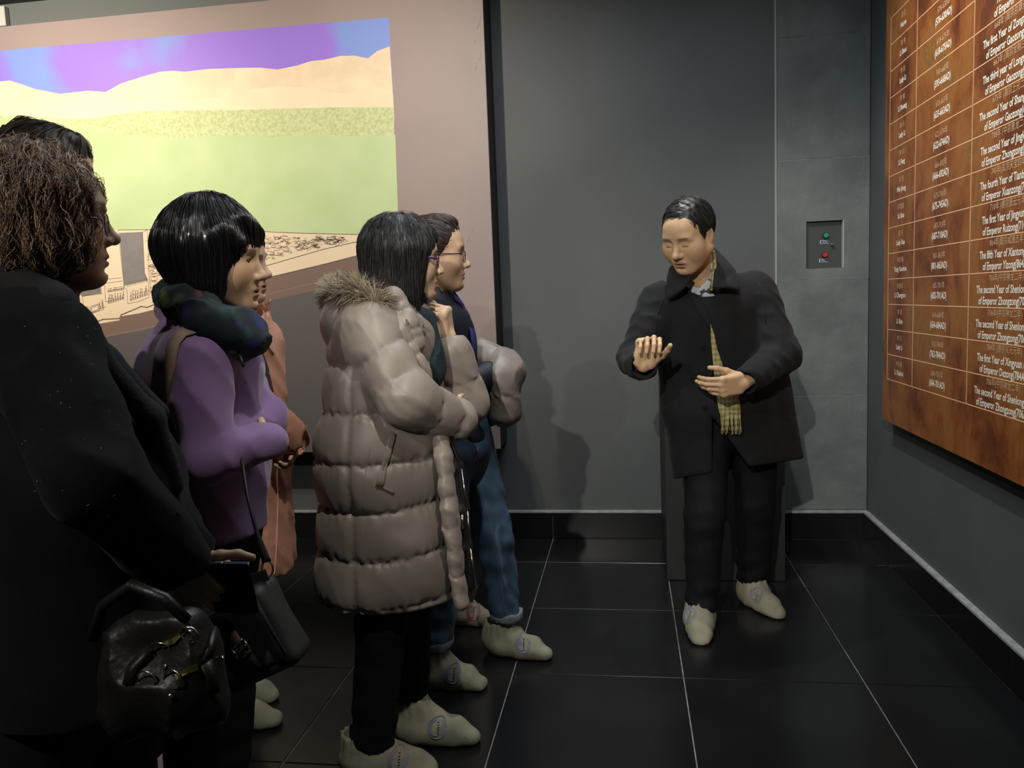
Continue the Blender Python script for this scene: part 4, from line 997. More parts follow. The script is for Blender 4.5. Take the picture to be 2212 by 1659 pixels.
    rf = random.Random(5); b2 = MB(); pts, _ = on_surface(bv, [at(1555+i*1.6, 890, Y=3.0) for i in range(27)], 0.008, origin=(0, 0, CAM_H))
    for p in pts:
        q = p-gb; dx = rf.uniform(-0.006, 0.006); L = rf.uniform(0.062, 0.085)
        b2.tube([q, q+V(dx*0.4+rf.uniform(-.003, .003), -0.004, -L*0.35), q+V(dx+rf.uniform(-.003, .003), 0.0, -L*0.7), q+V(dx*1.3, 0.002, -L)], [0.0021, 0.0019, 0.0019, 0.0026], 5)
    fr_ = b2.build('fringe', m_sc, scarf, None, True); fr_['kind'] = 'stuff'
    return o
guide()

# ------------------------------------------------------------------ visitor in the long taupe down coat
m_puff = mat('taupe_down_nylon', (0.250, 0.212, 0.178), 0.45, spec=0.45, var=0.08, vscale=5, bump=0.16, bscale=12, sheen=0.1, stretch=(1.0, 1.0, 1.8))
m_lining = mat('black_lining', (0.008, 0.008, 0.009), 0.6)
m_teal = mat('dark_teal_knit', (0.005, 0.016, 0.020), 0.9, bump=0.2, bscale=200)
def bob_hair(name, h, parent, base, n=2600, seed=1, bottom=-0.13, back=0.09, nape=None, face=(0.118, -0.030, 0.075, 0.092), side=0.072, fringe=None, top=0.0, col=(0.010, 0.010, 0.011), col2=(0.05, 0.05, 0.055), steps=12, ds=0.011, lift=(0, 0.004), wave=0.002, rad=0.0008, crown=(-0.02, 0.0), mat_=None, grid=0.0045, extra=None, lumpy=0.0016, wfreq=40, free=0.0, sw=0.030, cap=(0.112, 0.092), clump=0.0):
    S = Sculpt()
    S.ell((-0.022, 0, 0.036), (cap[0], cap[1], 0.098+top), None, 0.005, fr=h)
    if nape is None: S.cone((-0.035, 0, 0.02), (-0.045, 0, bottom+0.05), 0.086, back, 0.03, fr=h, flat=(h.R[1], 1.0))
    else: S.cone((-0.040, 0, 0.02), (-0.045, 0, nape), 0.080, 0.055, 0.03, fr=h)
    for s in (-1, 1): S.cone((0.020, s*(side-0.008), 0.030), (0.004, s*side, bottom+0.02), sw, sw*0.75, 0.03, fr=h); S.cone((-0.03, s*(side-0.008), 0.02), (-0.03, s*side*0.9, bottom+0.025), sw, sw*0.8, 0.03, fr=h)
    if fringe: S.cone(*fringe, 0.02, fr=h)
    S.ell((face[0], 0, face[1]), (face[2], 0.13, face[3]), None, 0.012, True, fr=h)
    if extra: extra(S)
    S.glob = lambda X, Y, Z: lumpy*wob(X, Y, Z*0.4, 130, seed)+lumpy*0.8*wob(X, Y, Z*0.3, 260, seed+3)
    def flow(P, k):
        L = h.loc(P); d = np.stack([L[:, 0]-crown[0], (L[:, 1]-crown[1])*1.0, np.full(len(L), -0.09)], 1)
        d[:, :2] *= np.clip((L[:, 2]-0.01)/0.08, 0.0, 1)[:, None]
        return d@h.R
    return hair_object(name, S, h, mat_ or m_hair, parent, base, col, n, flow, seed=seed, grid=grid, steps=steps, ds=ds, lift=lift, wave=wave, rad=rad, col2=col2, wfreq=wfreq, free=free, clump=clump)
def glasses(parent, base, h, m_fr, w=0.040, hgt=0.030, x=0.092, z=-0.004, rimless=False, tr=0.0018, temple_m=None):
    g = MB(); lens = []
    for s in (-1, 1):
        pts = [h.p(x-0.010*abs(math.cos(a)*0.5+0.5 if s > 0 else 0.5-math.cos(a)*0.5)*0.6, s*0.033+w/2*math.copysign(abs(math.cos(a))**0.7, math.cos(a)), z+hgt/2*math.copysign(abs(math.sin(a))**0.7, math.sin(a))) for a in np.linspace(0, 2*math.pi, 25)[:-1]]
        g.tube([p-base for p in pts], tr*0.8, 6, closed=True); lens.append(pts)
        g.tube([h.p(x-0.009, s*(0.033+w/2), z+0.006)-base, h.p(x-0.020, s*0.068, z+0.008)-base, h.p(0.0, s*0.080, z+0.008)-base, h.p(-0.025, s*0.080, z-0.008)-base], [tr*1.3, tr*1.5, tr, tr], 6)
    g.tube([h.p(x-0.002, -0.013, z+0.006)-base, h.p(x+0.001, 0, z+0.009)-base, h.p(x-0.002, 0.013, z+0.006)-base], tr, 6)
    o = g.build('glasses', m_fr, parent, None, True)
    for pts in lens:
        c = sum(pts)/len(pts); pmesh('lens', [c-base]+[p-base for p in pts], [(0, i+1, (i+1) % 24+1) for i in range(24)], m_lens, o)
    return o
m_lens = mat('spectacle_lens', (0.9, 0.92, 0.95), 0.03, alpha=0.12, spec=0.7)
def crease(X, Y, Z, f, s): return 1-2*np.abs(wob(X, Y, Z, f, s))**0.6
def puff(z0, pitch, amp, seed, cx, cy):
    """horizontal down baffles with pinched seams"""
    def d(t, X, Y, Z):
        u = (Z-z0)/pitch+0.03*wob(X, Y, Z*0.2, 9, seed); p = np.abs(np.sin(np.pi*u)); a = np.arctan2(Y-cy, X-cx)
        pin = (1-p)**2.5; side = np.abs(np.sin((a+1.72)*1.0)); vs_ = np.exp(-(side/0.05)**2)*(a < 0)
        return amp*(p**0.24-0.72)-0.008*vs_+0.0042*pin*np.sin(a*38+4*np.sin(a*5+np.floor(u)*2)+np.floor(u)*1.7)+0.0035*wob(X, Y, Z, 17, seed)+0.0032*crease(X+0.7*Z, Y, Z*0.5, 24, seed+4)*(0.4+pin)
    return d
def puff_sleeve(n, amp, seed, ph=0.0, diag=0.0):
    def d(t, X, Y, Z):
        u = t*n+ph+diag*Y+0.08*wob(X, Y, Z, 12, seed); p = np.abs(np.sin(np.pi*u)); pin = (1-p)**2
        return amp*(p**0.35-0.6)+0.0026*pin*np.sin(170*(X+0.7*Z-0.5*Y)+seed)+0.003*wob(X, Y, Z, 24, seed)+0.0044*crease(X*0.6+Z, Y, Z, 28, seed+1)*(0.5+pin)
    return d
def puffer():
    gb = V(-0.68, 2.16, 0)
    h = head_frame(at(878, 560, Y=2.20), (0.95, 0.31, -0.04), roll=2, sc=0.97)
    J = dict(neck=at(840, 672, Y=2.20), shR=at(800, 718, Y=2.03), shL=at(850, 712, Y=2.36), elR=at(876, 858, Y=1.98), wrR=at(982, 905, Y=2.13),
             elL=at(1000, 870, Y=2.34), wrL=at(968, 728, Y=2.29), hipR=V(-0.69, 2.08, 0.80), hipL=V(-0.67, 2.25, 0.80), knR=V(-0.70, 2.06, 0.44), knL=V(-0.67, 2.25, 0.44),
             anR=V(-0.745, 2.05, 0.085), anL=V(-0.690, 2.245, 0.085), toeR=V(-0.555, 2.06, 0), toeL=V(-0.462, 2.225, 0))
    hands = [dict(w=J['wrL'], fdir=at(958, 655, Y=2.27)-J['wrL'], thumb=V(0.1, 1.0, 0.2), side=1, sc=0.96, curl=((70, 70, 40), (72, 74, 40), (74, 76, 40), (76, 78, 40)), spread=(1, 0, -1, -2), th=((30, 25), 10, 10)),
             dict(w=J['wrR'], fdir=V(-0.35, 0.9, 0.1), thumb=V(0, 0, 1), side=1, sc=0.80, curl=((30, 40, 30),)*4)]
    o = person_body('person', 'visitor in a long taupe down coat with fur hood, hand at chin', G_OLD, gb, J, h, hands, skin=(0.60, 0.42, 0.27), lip=(0.45, 0.22, 0.17), gaze=(1, 0, -0.1))
    bob_hair('hair', h, o, gb, n=3400, seed=3, bottom=-0.155, back=0.098, face=(0.128, -0.035, 0.088, 0.105), side=0.074, col=(0.010, 0.010, 0.0105), col2=(0.04, 0.039, 0.038), wave=0.003, lift=(0, 0.006), rad=0.0008)
    glasses(o, gb, h, mat('purple_spectacle_frame', (0.10, 0.045, 0.10), 0.3), hgt=0.026, tr=0.0032)
    # down coat
    K = Sculpt(); top = at(838, 700, Y=2.19); mid = at(826, 980, Y=2.16); hem = at(838, 1318, Y=2.15)
    pf = puff(float(at(800, 1000, Y=2.0)[2]), 0.1305, 0.024, 2, mid[0], mid[1]); lat = V(0.05, 1, 0)
    K.cone(J['shR']+V(-0.01, 0.03, 0.01), J['shL']+V(-0.01, -0.03, 0.01), 0.088, 0.085, 0.05)
    K.cone(top+V(-0.01, 0, -0.04), mid, 0.150, 0.178, 0.05, flat=(lat, 1.12), disp=pf)
    K.cone(mid, hem, 0.178, 0.205, 0.05, flat=(lat, 1.05), disp=pf)
    K.cone(mid+V(0, 0, -0.15), hem+V(0.09, 0.01, 0.02), 0.13, 0.135, 0.06, disp=pf)
    K.cone(hem+V(0, 0, -0.35), hem+V(0, 0, 0.03), 0.175, 0.165, 0.01, flat=(lat, 1.05), sub=True)
    plane_cut(K, at(700, 1312, Y=2.0), unit(V(0.02, 0.03, 1)), BIGLO, BIGHI, 0.015)
    s1 = puff_sleeve(2.4, 0.011, 3, 0.2, 3.0); s2 = puff_sleeve(1.6, 0.009, 6, 0.3, 2.5)
    K.cone(J['shR'], J['elR'], 0.080, 0.068, 0.03, disp=s1); K.cone(J['elR'], J['wrR'], 0.068, 0.060, 0.03, disp=s2)
    coat = sculpted(K, 'down_coat', m_puff, o, gb, 0.007)
    K2 = Sculpt(); s3 = puff_sleeve(2.1, 0.010, 9, 0.3)
    K2.cone(J['shL'], J['elL'], 0.082, 0.074, 0.025, disp=s3); K2.cone(J['elL'], J['wrL']+V(0.006, 0, -0.045), 0.074, 0.062, 0.02, disp=puff_sleeve(1.5, 0.010, 12, 0.25))
    K2.cone(J['wrL']-V(0, 0, 0.02), J['wrL']+V(0, 0, 0.1), 0.036, 0.048, 0.008, sub=True)
    sculpted(K2, 'coat_sleeve', m_puff, coat, gb, 0.0065)
    bv = bvh_of(coat, gb)
    # hood lying on the back, with its fur edge
    Hd = Sculpt(); Hd.ell(at(762, 690, Y=2.17), (0.075, 0.125, 0.085), basis((0.8, 0, 0.6)), 0.02, disp=folds3(0.008, 24, 4))
    Hd.ell(at(745, 720, Y=2.17), (0.05, 0.10, 0.075), None, 0.03, disp=folds3(0.008, 30, 8))
    hood = sculpted(Hd, 'hood', m_puff, coat, gb, 0.0065)
    arc = [at(812, 648, Y=2.02), at(778, 634, Y=2.03), at(742, 630, Y=2.07), at(722, 634, Y=2.16), at(740, 628, Y=2.27), at(790, 632, Y=2.35)]
    F = Sculpt()
    for i in range(5): F.cone(arc[i], arc[i+1], 0.020, 0.020, 0.01)
    v, q = F.polygonize(0.006); rs = np.random.RandomState(4); n = 4500; st = v[rs.randint(0, len(v), n)]
    cl_ = np.stack([wob(st[:, 0], st[:, 1], st[:, 2], 70, s_) for s_ in (1, 2, 3)], 1); rd = rs.normal(0, 0.28, (n, 3))+cl_*0.8; g0 = F.grad(st)
    def fl(P, k): return g0*(1.0-0.09*k)+rd+V(-0.15, 0, 0.35)-V(0, 0, 0.10)*k
    v2, q2, c2 = strand_mesh(F, st, fl, steps=7, ds=0.0085, lift=(0, 0.002), rad=0.0007, wave=0.0025, wfreq=90, clump=0.6, seed=5, col=(0.27, 0.20, 0.125), col2=(0.66, 0.57, 0.42), free=5.0)
    dark = rs.uniform(0, 1, n) < 0.22; c2[np.repeat(dark, 21)] *= 0.25
    m_fur = mat('fur', (0.3, 0.2, 0.1), 0.6, attr='tint')
    fo = qmesh('fur_trim', np.concatenate([v, v2]), np.concatenate([q, q2+len(v)]), m_fur, hood, None, np.concatenate([np.tile(V(0.12, 0.09, 0.05), (len(v), 1)), c2]))
    fo.data.transform(Matrix.Translation(-Vector(gb)))
    # stand collar, placket, zip and pocket
    C = Sculpt(); cl = puff_sleeve(3, 0.006, 15)
    C.cone(at(850, 640, Y=2.06), at(884, 690, Y=2.05), 0.020, 0.024, 0.012, disp=cl); C.cone(at(884, 690, Y=2.05), at(900, 745, Y=2.06), 0.024, 0.020, 0.012, disp=cl)
    C.cone(at(850, 640, Y=2.06), at(800, 650, Y=2.16), 0.022, 0.026, 0.02)
    C.cone(at(828, 662, Y=2.04), at(868, 712, Y=2.02), 0.014, 0.015, 0.010); C.cone(at(868, 712, Y=2.02), at(912, 790, Y=2.04), 0.015, 0.014, 0.010, disp=cl); C.cone(at(912, 790, Y=2.04), at(945, 880, Y=2.08), 0.014, 0.013, 0.010, disp=cl)
    sculpted(C, 'collar', m_puff, coat, gb, 0.0055)
    for p in ((853, 655), (868, 700), (908, 708), (903, 732)): button('snap', bv, p, 2.05, 0.006, m_chrome, coat, gb, 0.016)
    Pk = Sculpt(); pp = [at(940, 880, Y=2.12), at(958, 985, Y=2.06), at(972, 1095, Y=2.04), at(984, 1205, Y=2.04), at(996, 1300, Y=2.04)]
    for i in range(4): Pk.cone(pp[i], pp[i+1], 0.021, 0.021, 0.01, disp=puff_sleeve(2.5, 0.004, 20+i), flat=(V(0, 1, 0), 1.6))
    sculpted(Pk, 'placket', m_puff, coat, gb, 0.0055)
    Ln = Sculpt(); pq = [at(950, 925, Y=2.17), at(985, 1010, Y=2.14), at(998, 1100, Y=2.12), at(1004, 1180, Y=2.12), at(1016, 1262, Y=2.12)]
    for i in range(4): Ln.cone(pq[i], pq[i+1], 0.020, 0.018, 0.01, flat=(V(0, 1, 0), 2.0))
    ln = sculpted(Ln, 'lining', m_lining, coat, gb, 0.006)
    zp = MB(); 
    for i in range(4): zp.tube([pq[i]-gb+V(0.020, -0.02, 0), pq[i+1]-gb+V(0.020, -0.02, 0)], 0.0022, 5)
    zp.tube([at(998, 1112, Y=2.07)-gb, at(1000, 1142, Y=2.07)-gb], 0.004, 6)
    zp.build('zip', m_chrome, ln, None, True)
    applique('pocket_welt', bv, [(842, 932), (854, 938), (826, 1052), (812, 1047)], 2.0, m_puff, coat, gb, 0.002, 0.005)
    seam('pocket_edge', bv, [(812, 1046), (834, 1056), (850, 1064)], 2.0, 0.003, m_puff, coat, gb, 0.003)
    seam('side_seam', bv, [(800, 960), (786, 1050), (784, 1100), (778, 1200), (766, 1260), (764, 1310)], 2.0, 0.0022, m_puff, coat, gb, -0.0006, sub=10)
    Dc = Sculpt(); Dc.ell(at(714, 925, Y=2.12), (0.022, 0.018, 0.030), None, 0.01, disp=folds3(0.004, 70, 3)); Dc.cone(at(708, 900, Y=2.10), at(702, 895, Y=2.10), 0.008, 0.006, 0.01); sculpted(Dc, 'waist_tab', m_puff, coat, gb, 0.005)
    # dark teal scarf in the open neck
    N = Sculpt(); N.cone(at(905, 690, Y=2.17), at(925, 800, Y=2.17), 0.042, 0.055, 0.02, disp=folds(0.009, 38, 2, 1, 1, 0.6, True)); N.cone(at(880, 690, Y=2.2), at(905, 700, Y=2.2), 0.06, 0.05, 0.02)
    sculpted(N, 'inner_scarf', m_teal, o, gb, 0.006)
    # trousers and shoe covers
    T = Sculpt(); hp = (J['hipR']+J['hipL'])/2; T.cone(hp+V(0, 0, 0.05), hp, 0.12, 0.125, 0.03, flat=(lat, 1.25))
    trouser_leg(T, J['hipR'], J['knR'], J['anR']+V(0.005, 0, 0.02), (0.085, 0.072, 0.062), 21, 0.006); trouser_leg(T, J['hipL'], J['knL'], J['anL']+V(0.005, 0, 0.03), (0.085, 0.070, 0.058), 25, 0.006)
    plane_cut(T, V(0, 0, 0.085), V(0, 0, 1), BIGLO, BIGHI, 0.006); sculpted(T, 'trousers', m_btrous, o, gb, 0.011)
    shoe_cover(o, gb, J['toeR']-V(0.285, 0.015, 0), J['toeR'], 1, m_emb_b, edir=(0.1, -1, 0), seed=3, eu=0.62)
    shoe_cover(o, gb, J['toeL']-V(0.290, -0.015, 0), J['toeL'], 1, m_emb_b, edir=(0.1, -1, 0), seed=4, eu=0.55, tall=0.135)
    return o
puffer()

# ------------------------------------------------------------------ visitor in jeans, behind the down coat
m_navy = mat('navy_jacket', (0.010, 0.012, 0.022), 0.55, spec=0.4, bump=0.1, bscale=60)
m_jean = mat('blue_denim', (0.072, 0.145, 0.225), 0.8, col2=(0.030, 0.062, 0.12), vscale=7, bump=0.12, bscale=260, detail=6)
m_cuff = mat('pale_denim_inside', (0.20, 0.24, 0.28), 0.85, bump=0.1, bscale=200)
m_royal = mat('royal_blue_strap', (0.022, 0.025, 0.14), 0.7)
def jeans():
    gb = V(-0.60, 2.70, 0)
    h = head_frame(at(945, 550, Y=2.66), (0.985, 0.17, -0.03), roll=1, sc=1.03)
    J = dict(neck=at(930, 655, Y=2.68), shR=at(925, 705, Y=2.58), shL=at(960, 700, Y=2.86), elR=at(975, 850, Y=2.54), wrR=at(1050, 815, Y=2.62),
             elL=at(1012, 850, Y=2.90), wrL=at(1058, 815, Y=2.74), hipR=V(-0.625, 2.62, 0.84), hipL=V(-0.585, 2.79, 0.84), knR=V(-0.64, 2.60, 0.45), knL=V(-0.500, 2.81, 0.46),
             anR=V(-0.685, 2.585, 0.09), anL=V(-0.475, 2.845, 0.09), toeR=V(-0.498, 2.555, 0), toeL=V(-0.296, 2.79, 0))
    hands = [dict(w=J['wrR'], fdir=V(0.4, 0.9, 0.05), thumb=V(0.2, 0, 1), side=1, sc=0.9, curl=((35, 40, 30),)*4), dict(w=J['wrL'], fdir=V(0.4, -0.9, 0.0), thumb=V(0.2, 0, 1), side=-1, sc=0.9, curl=((35, 40, 30),)*4)]
    o = person_body('person', 'visitor with glasses in a navy jacket and rolled-up blue jeans', G_OLD, gb, J, h, hands, skin=(0.60, 0.40, 0.25), lip=(0.50, 0.10, 0.09), gaze=(1, -0.05, 0), hfine=0.005)
    # hair pulled back
    H = Sculpt(); H.ell((-0.020, 0, 0.036), (0.103, 0.084, 0.092), None, 0.005, fr=h); H.cone((-0.08, 0, 0.03), (-0.10, 0, -0.05), 0.035, 0.030, 0.02, fr=h)
    H.ell((0.02, 0, 0.105), (0.045, 0.040, 0.022), None, 0.02, fr=h)
    plane_cut(H, h.p(0.070, 0, 0.070), h.R.T@unit(V(-0.80, 0, 0.60)), BIGLO, BIGHI, 0.006)
    for s in (-1, 1): H.ell((-0.004, s*0.088, -0.020), (0.026, 0.020, 0.030), None, 0.006, True, fr=h)
    plane_cut(H, h.p(0, 0, -0.075), h.R.T@V(-0.3, 0, 1.0), BIGLO, BIGHI, 0.01)
    H.glob = lambda X, Y, Z: 0.0014*wob(X, Y, Z, 160, 5)
    def flow(P, k):
        L = h.loc(P); return np.stack([np.full(len(L), -1.0), -L[:, 1]*1.5, 0.3-6*np.maximum(0.0, -L[:, 0]-0.05)], 1)@h.R
    hair_object('hair', H, h, m_hair, o, gb, (0.035, 0.024, 0.020), 2000, flow, steps=7, ds=0.011, lift=(0, 0.004), col2=(0.16, 0.085, 0.065), seed=8)
    glasses(o, gb, h, mat('thin_dark_spectacle_frame', (0.05, 0.02, 0.03), 0.25), w=0.044, hgt=0.036, z=-0.008, tr=0.0016)
    K = Sculpt(); lat = unit(J['shL']-J['shR']); cw = folds(0.007, 24, 2, 1, 1, 0.8)
    K.cone(J['shR'], J['shL'], 0.075, 0.075, 0.05); K.cone(at(948, 720, Y=2.69), at(985, 930, Y=2.70), 0.125, 0.118, 0.05, flat=(V(0, 1, 0), 1.3), disp=cw)
    K.cone(J['neck']+V(0.01, 0, -0.03), J['neck']+V(0.03, 0, 0.055), 0.075, 0.060, 0.03); K.cone(J['neck']+V(0.02, 0, 0.01), J['neck']+V(0.06, 0, 0.12), 0.052, 0.06, 0.005, sub=True)
    for s in 'RL': K.cone(J['sh'+s], J['el'+s], 0.068, 0.058, 0.02, disp=cw); K.cone(J['el'+s], J['wr'+s], 0.058, 0.050, 0.02, disp=cw)
    plane_cut(K, at(1010, 950, Y=2.7), V(0, 0, 1), BIGLO, BIGHI, 0.008)
    jk = sculpted(K, 'jacket', m_navy, o, gb, 0.0075); bv = bvh_of(jk, gb)
    seam('zip', bv, [(1018, 760), (1026, 850), (1030, 935)], 2.62, 0.0025, m_chrome, jk, gb, 0.001)
    st = MB(); P = [at(978, 640, Y=2.60), at(996, 660, Y=2.55), at(1018, 720, Y=2.52), at(1024, 780, Y=2.52)]
    pts, nn = on_surface(bv, P, 0.004, origin=(0, 0, CAM_H)); st.strip([p-gb for p in pts], 0.020, [n_ for n_ in nn], 0.005); st.build('backpack_strap', m_royal, o, None, True)
    # jeans
    T = Sculpt(); hp = (J['hipR']+J['hipL'])/2; dn = folds(0.005, 34, 11, 0.7, 0.7, 1.5)
    T.cone(hp+V(0.0, 0, 0.10), hp+V(0, 0, 0.0), 0.112, 0.125, 0.03, flat=(V(0, 1, 0), 1.25), disp=dn)
    for s, sd in (('R', 31), ('L', 35)):
        def dk(t, X, Y, Z, sd=sd): return 0.0065*(0.35+0.65*np.abs(2*t-0.8))*wob(X*0.6+0.5*Z, Y*0.6, Z*1.3, 40, sd)+0.003*wob(X, Y, Z, 75, sd+1)
        T.cone(J['hip'+s], J['kn'+s], 0.094, 0.070, 0.03, disp=dk); T.cone(J['kn'+s], J['an'+s]+V(0, 0, 0.05), 0.070, 0.056, 0.02, disp=dk)
    plane_cut(T, V(0, 0, 0.125), V(0, 0, 1), BIGLO, BIGHI, 0.006); jn = sculpted(T, 'jeans', m_jean, o, gb, 0.0075)
    for s in 'RL':
        C = Sculpt(); a = J['an'+s]; C.cone(a+V(0, 0, 0.045), a+V(0, 0, 0.075), 0.062, 0.063, 0.004, disp=folds(0.003, 60, 3), cut=True)
        sculpted(C, 'rolled_cuff', m_cuff, jn, gb, 0.006)
    bv = bvh_of(jn, gb); m_st = mat('denim_stitch', (0.16, 0.15, 0.16), 0.8)
    seam('side_seam', bv, [(1020, 965), (1040, 1060), (1064, 1160), (1080, 1250), (1092, 1330)], 2.75, 0.0016, m_st, jn, gb, 0.0005, sub=6)
    seam('pocket_edge', bv, [(1032, 965), (1030, 985), (1022, 1002)], 2.75, 0.002, m_st, jn, gb, 0.0005)
    shoe_cover(o, gb, J['toeR']-V(0.27, -0.04, 0), J['toeR'], 1, m_emb_b, edir=(0.1, -1, 0), seed=5, eu=0.55)
    shoe_cover(o, gb, J['toeL']-V(0.27, -0.075, 0), J['toeL'], 1, m_emb_b, edir=(0.1, -1, 0), seed=6, eu=0.58)
    return o
jeans()
# bundled coat carried over the forearms
def bundle():
    gb = at(1085, 935, Y=2.66); S = Sculpt(); d = puff_sleeve(1.3, 0.008, 31, 0.35)
    S.cone(at(1040, 762, Y=2.72), at(1090, 800, Y=2.70), 0.052, 0.066, 0.04, disp=d); S.cone(at(1090, 800, Y=2.70), at(1090, 890, Y=2.70), 0.066, 0.052, 0.03, disp=d, flat=(V(0, 1, 0), 1.7))
    S.cone(at(1052, 830, Y=2.78), at(1062, 900, Y=2.78), 0.045, 0.035, 0.03, flat=(V(0, 1, 0), 1.6)); S.glob = lambda X, Y, Z: 0.003*wob(X, Y, Z, 30, 9)+0.0035*crease(X, Y, Z, 26, 4)
    o = sculpted(S, 'folded_coat', m_puff2, None, gb, 0.0065); tag(o, 'bundled grey padded coat carried over the arms of the visitor in jeans', 'coat')
m_puff2 = mat('grey_padded_cloth', (0.205, 0.178, 0.160), 0.42, spec=0.5, bump=0.2, bscale=30)
bundle()

# ------------------------------------------------------------------ visitor almost wholly hidden behind them
m_olive = mat('olive_grey_coat', (0.16, 0.165, 0.125), 0.7, bump=0.1, bscale=60)
def hidden_visitor():
    gb = V(-0.80, 3.14, 0)
    h = head_frame(at(858, 566, Y=3.12), (0.98, 0.1, -0.05), sc=0.95)
    c = h.c; nk = c+V(-0.03, 0, -0.16)
    J = dict(neck=nk, shR=nk+V(-0.01, -0.16, -0.06), shL=nk+V(-0.01, 0.16, -0.06), elR=nk+V(0.0, -0.19, -0.32), wrR=nk+V(0.06, -0.18, -0.53), elL=nk+V(0.0, 0.19, -0.32), wrL=nk+V(0.06, 0.18, -0.53),
             hipR=V(-0.83, 3.06, 0.80), hipL=V(-0.83, 3.24, 0.80), knR=V(-0.75, 3.09, 0.44), knL=V(-0.84, 3.25, 0.44), anR=V(-0.700, 3.13, 0.085), anL=V(-0.86, 3.26, 0.085), toeR=V(-0.552, 3.085, 0), toeL=V(-0.66, 3.24, 0))
    o = person_body('person', 'visitor hidden behind the others with only one red-badged shoe cover showing', G_OLD, gb, J, h, [dict(w=J['wr'+s], fdir=V(0.1, 0, -1), thumb=V(1, 0, 0), side=1 if s == 'R' else -1, sc=0.9) for s in 'RL'], fine=0.005, hfine=0.006)
    bob_hair('hair', h, o, gb, n=900, seed=9, bottom=-0.09, back=0.075, face=(0.125, -0.035, 0.085, 0.105), grid=0.006)
    K = Sculpt(); cw = folds(0.006, 20, 4, 1, 1, 0.5); K.cone(J['shR'], J['shL'], 0.07, 0.07, 0.04); K.cone(nk+V(0, 0, -0.12), V(-0.83, 3.14, 0.55), 0.12, 0.15, 0.04, flat=(V(0, 1, 0), 1.35), disp=cw)
    for s in 'RL': K.cone(J['sh'+s], J['el'+s], 0.066, 0.058, 0.02, disp=cw); K.cone(J['el'+s], J['wr'+s], 0.058, 0.05, 0.02, disp=cw)
    sculpted(K, 'coat', m_olive, o, gb, 0.013)
    T = Sculpt(); trouser_leg(T, J['hipR'], J['knR'], J['anR']+V(0, 0, 0.04), (0.085, 0.068, 0.060), 41); trouser_leg(T, J['hipL'], J['knL'], J['anL']+V(0, 0, 0.04), (0.085, 0.068, 0.060), 45)
    sculpted(T, 'trousers', m_olive, o, gb, 0.013)
    m_c = mat('shoe_cover_canvas_tan', (0.38, 0.33, 0.24), 0.85, var=0.25, vscale=14, bump=0.12, bscale=160)
    shoe_cover(o, gb, J['toeR']-V(0.265, -0.055, 0), J['toeR'], 1, m_emb_r, edir=(0.1, -1, 0), seed=7, eu=0.62, mat_=m_c); shoe_cover(o, gb, J['toeL']-V(0.27, -0.02, 0), J['toeL'], 1, m_emb_r, edir=(0.1, -1, 0), seed=8, mat_=m_c)
hidden_visitor()

# ------------------------------------------------------------------ visitor in the purple sweater
m_purple = mat('purple_fleece', (0.215, 0.125, 0.275), 0.9, sheen=0.25, var=0.12, vscale=10, bump=0.06, bscale=300)
m_beige = mat('beige_webbing', (0.30, 0.21, 0.16), 0.8, bump=0.15, bscale=300)
m_peach = mat('salmon_parka', (0.60, 0.30, 0.205), 0.55, spec=0.35, var=0.1, vscale=7, bump=0.14, bscale=40)
def floral_mat():
    m, nt, b = _nt('dark_floral_scarf'); b.inputs['Roughness'].default_value = 0.8
    tc = nt.nodes.new('ShaderNodeTexCoord'); vo = nt.nodes.new('ShaderNodeTexVoronoi'); vo.inputs['Scale'].default_value = 26; nt.links.new(tc.outputs['Object'], vo.inputs['Vector'])
    cr = nt.nodes.new('ShaderNodeValToRGB'); sp = nt.nodes.new('ShaderNodeSeparateColor'); nt.links.new(vo.outputs['Color'], sp.inputs[0]); nt.links.new(sp.outputs[0], cr.inputs[0])
    cr.color_ramp.interpolation = 'CONSTANT'; e = cr.color_ramp.elements; e[0].color = (0.006, 0.018, 0.024, 1); e[1].position = 0.50; e[1].color = (0.075, 0.10, 0.02, 1)
    for p_, c_ in ((0.74, (0.014, 0.02, 0.11, 1)), (0.84, (0.010, 0.05, 0.05, 1)), (0.92, (0.18, 0.06, 0.018, 1))): q = e.new(p_); q.color = c_
    mx = nt.nodes.new('ShaderNodeMix'); mx.data_type = 'RGBA'; mr = nt.nodes.new('ShaderNodeMapRange'); mr.inputs[1].default_value = 0.25; mr.inputs[2].default_value = 0.6; nt.links.new(vo.outputs['Distance'], mr.inputs[0])
    nt.links.new(mr.outputs[0], mx.inputs[0]); nt.links.new(cr.outputs[0], mx.inputs[6]); mx.inputs[7].default_value = (0.005, 0.012, 0.018, 1); nt.links.new(mx.outputs[2], b.inputs['Base Color'])
    return m
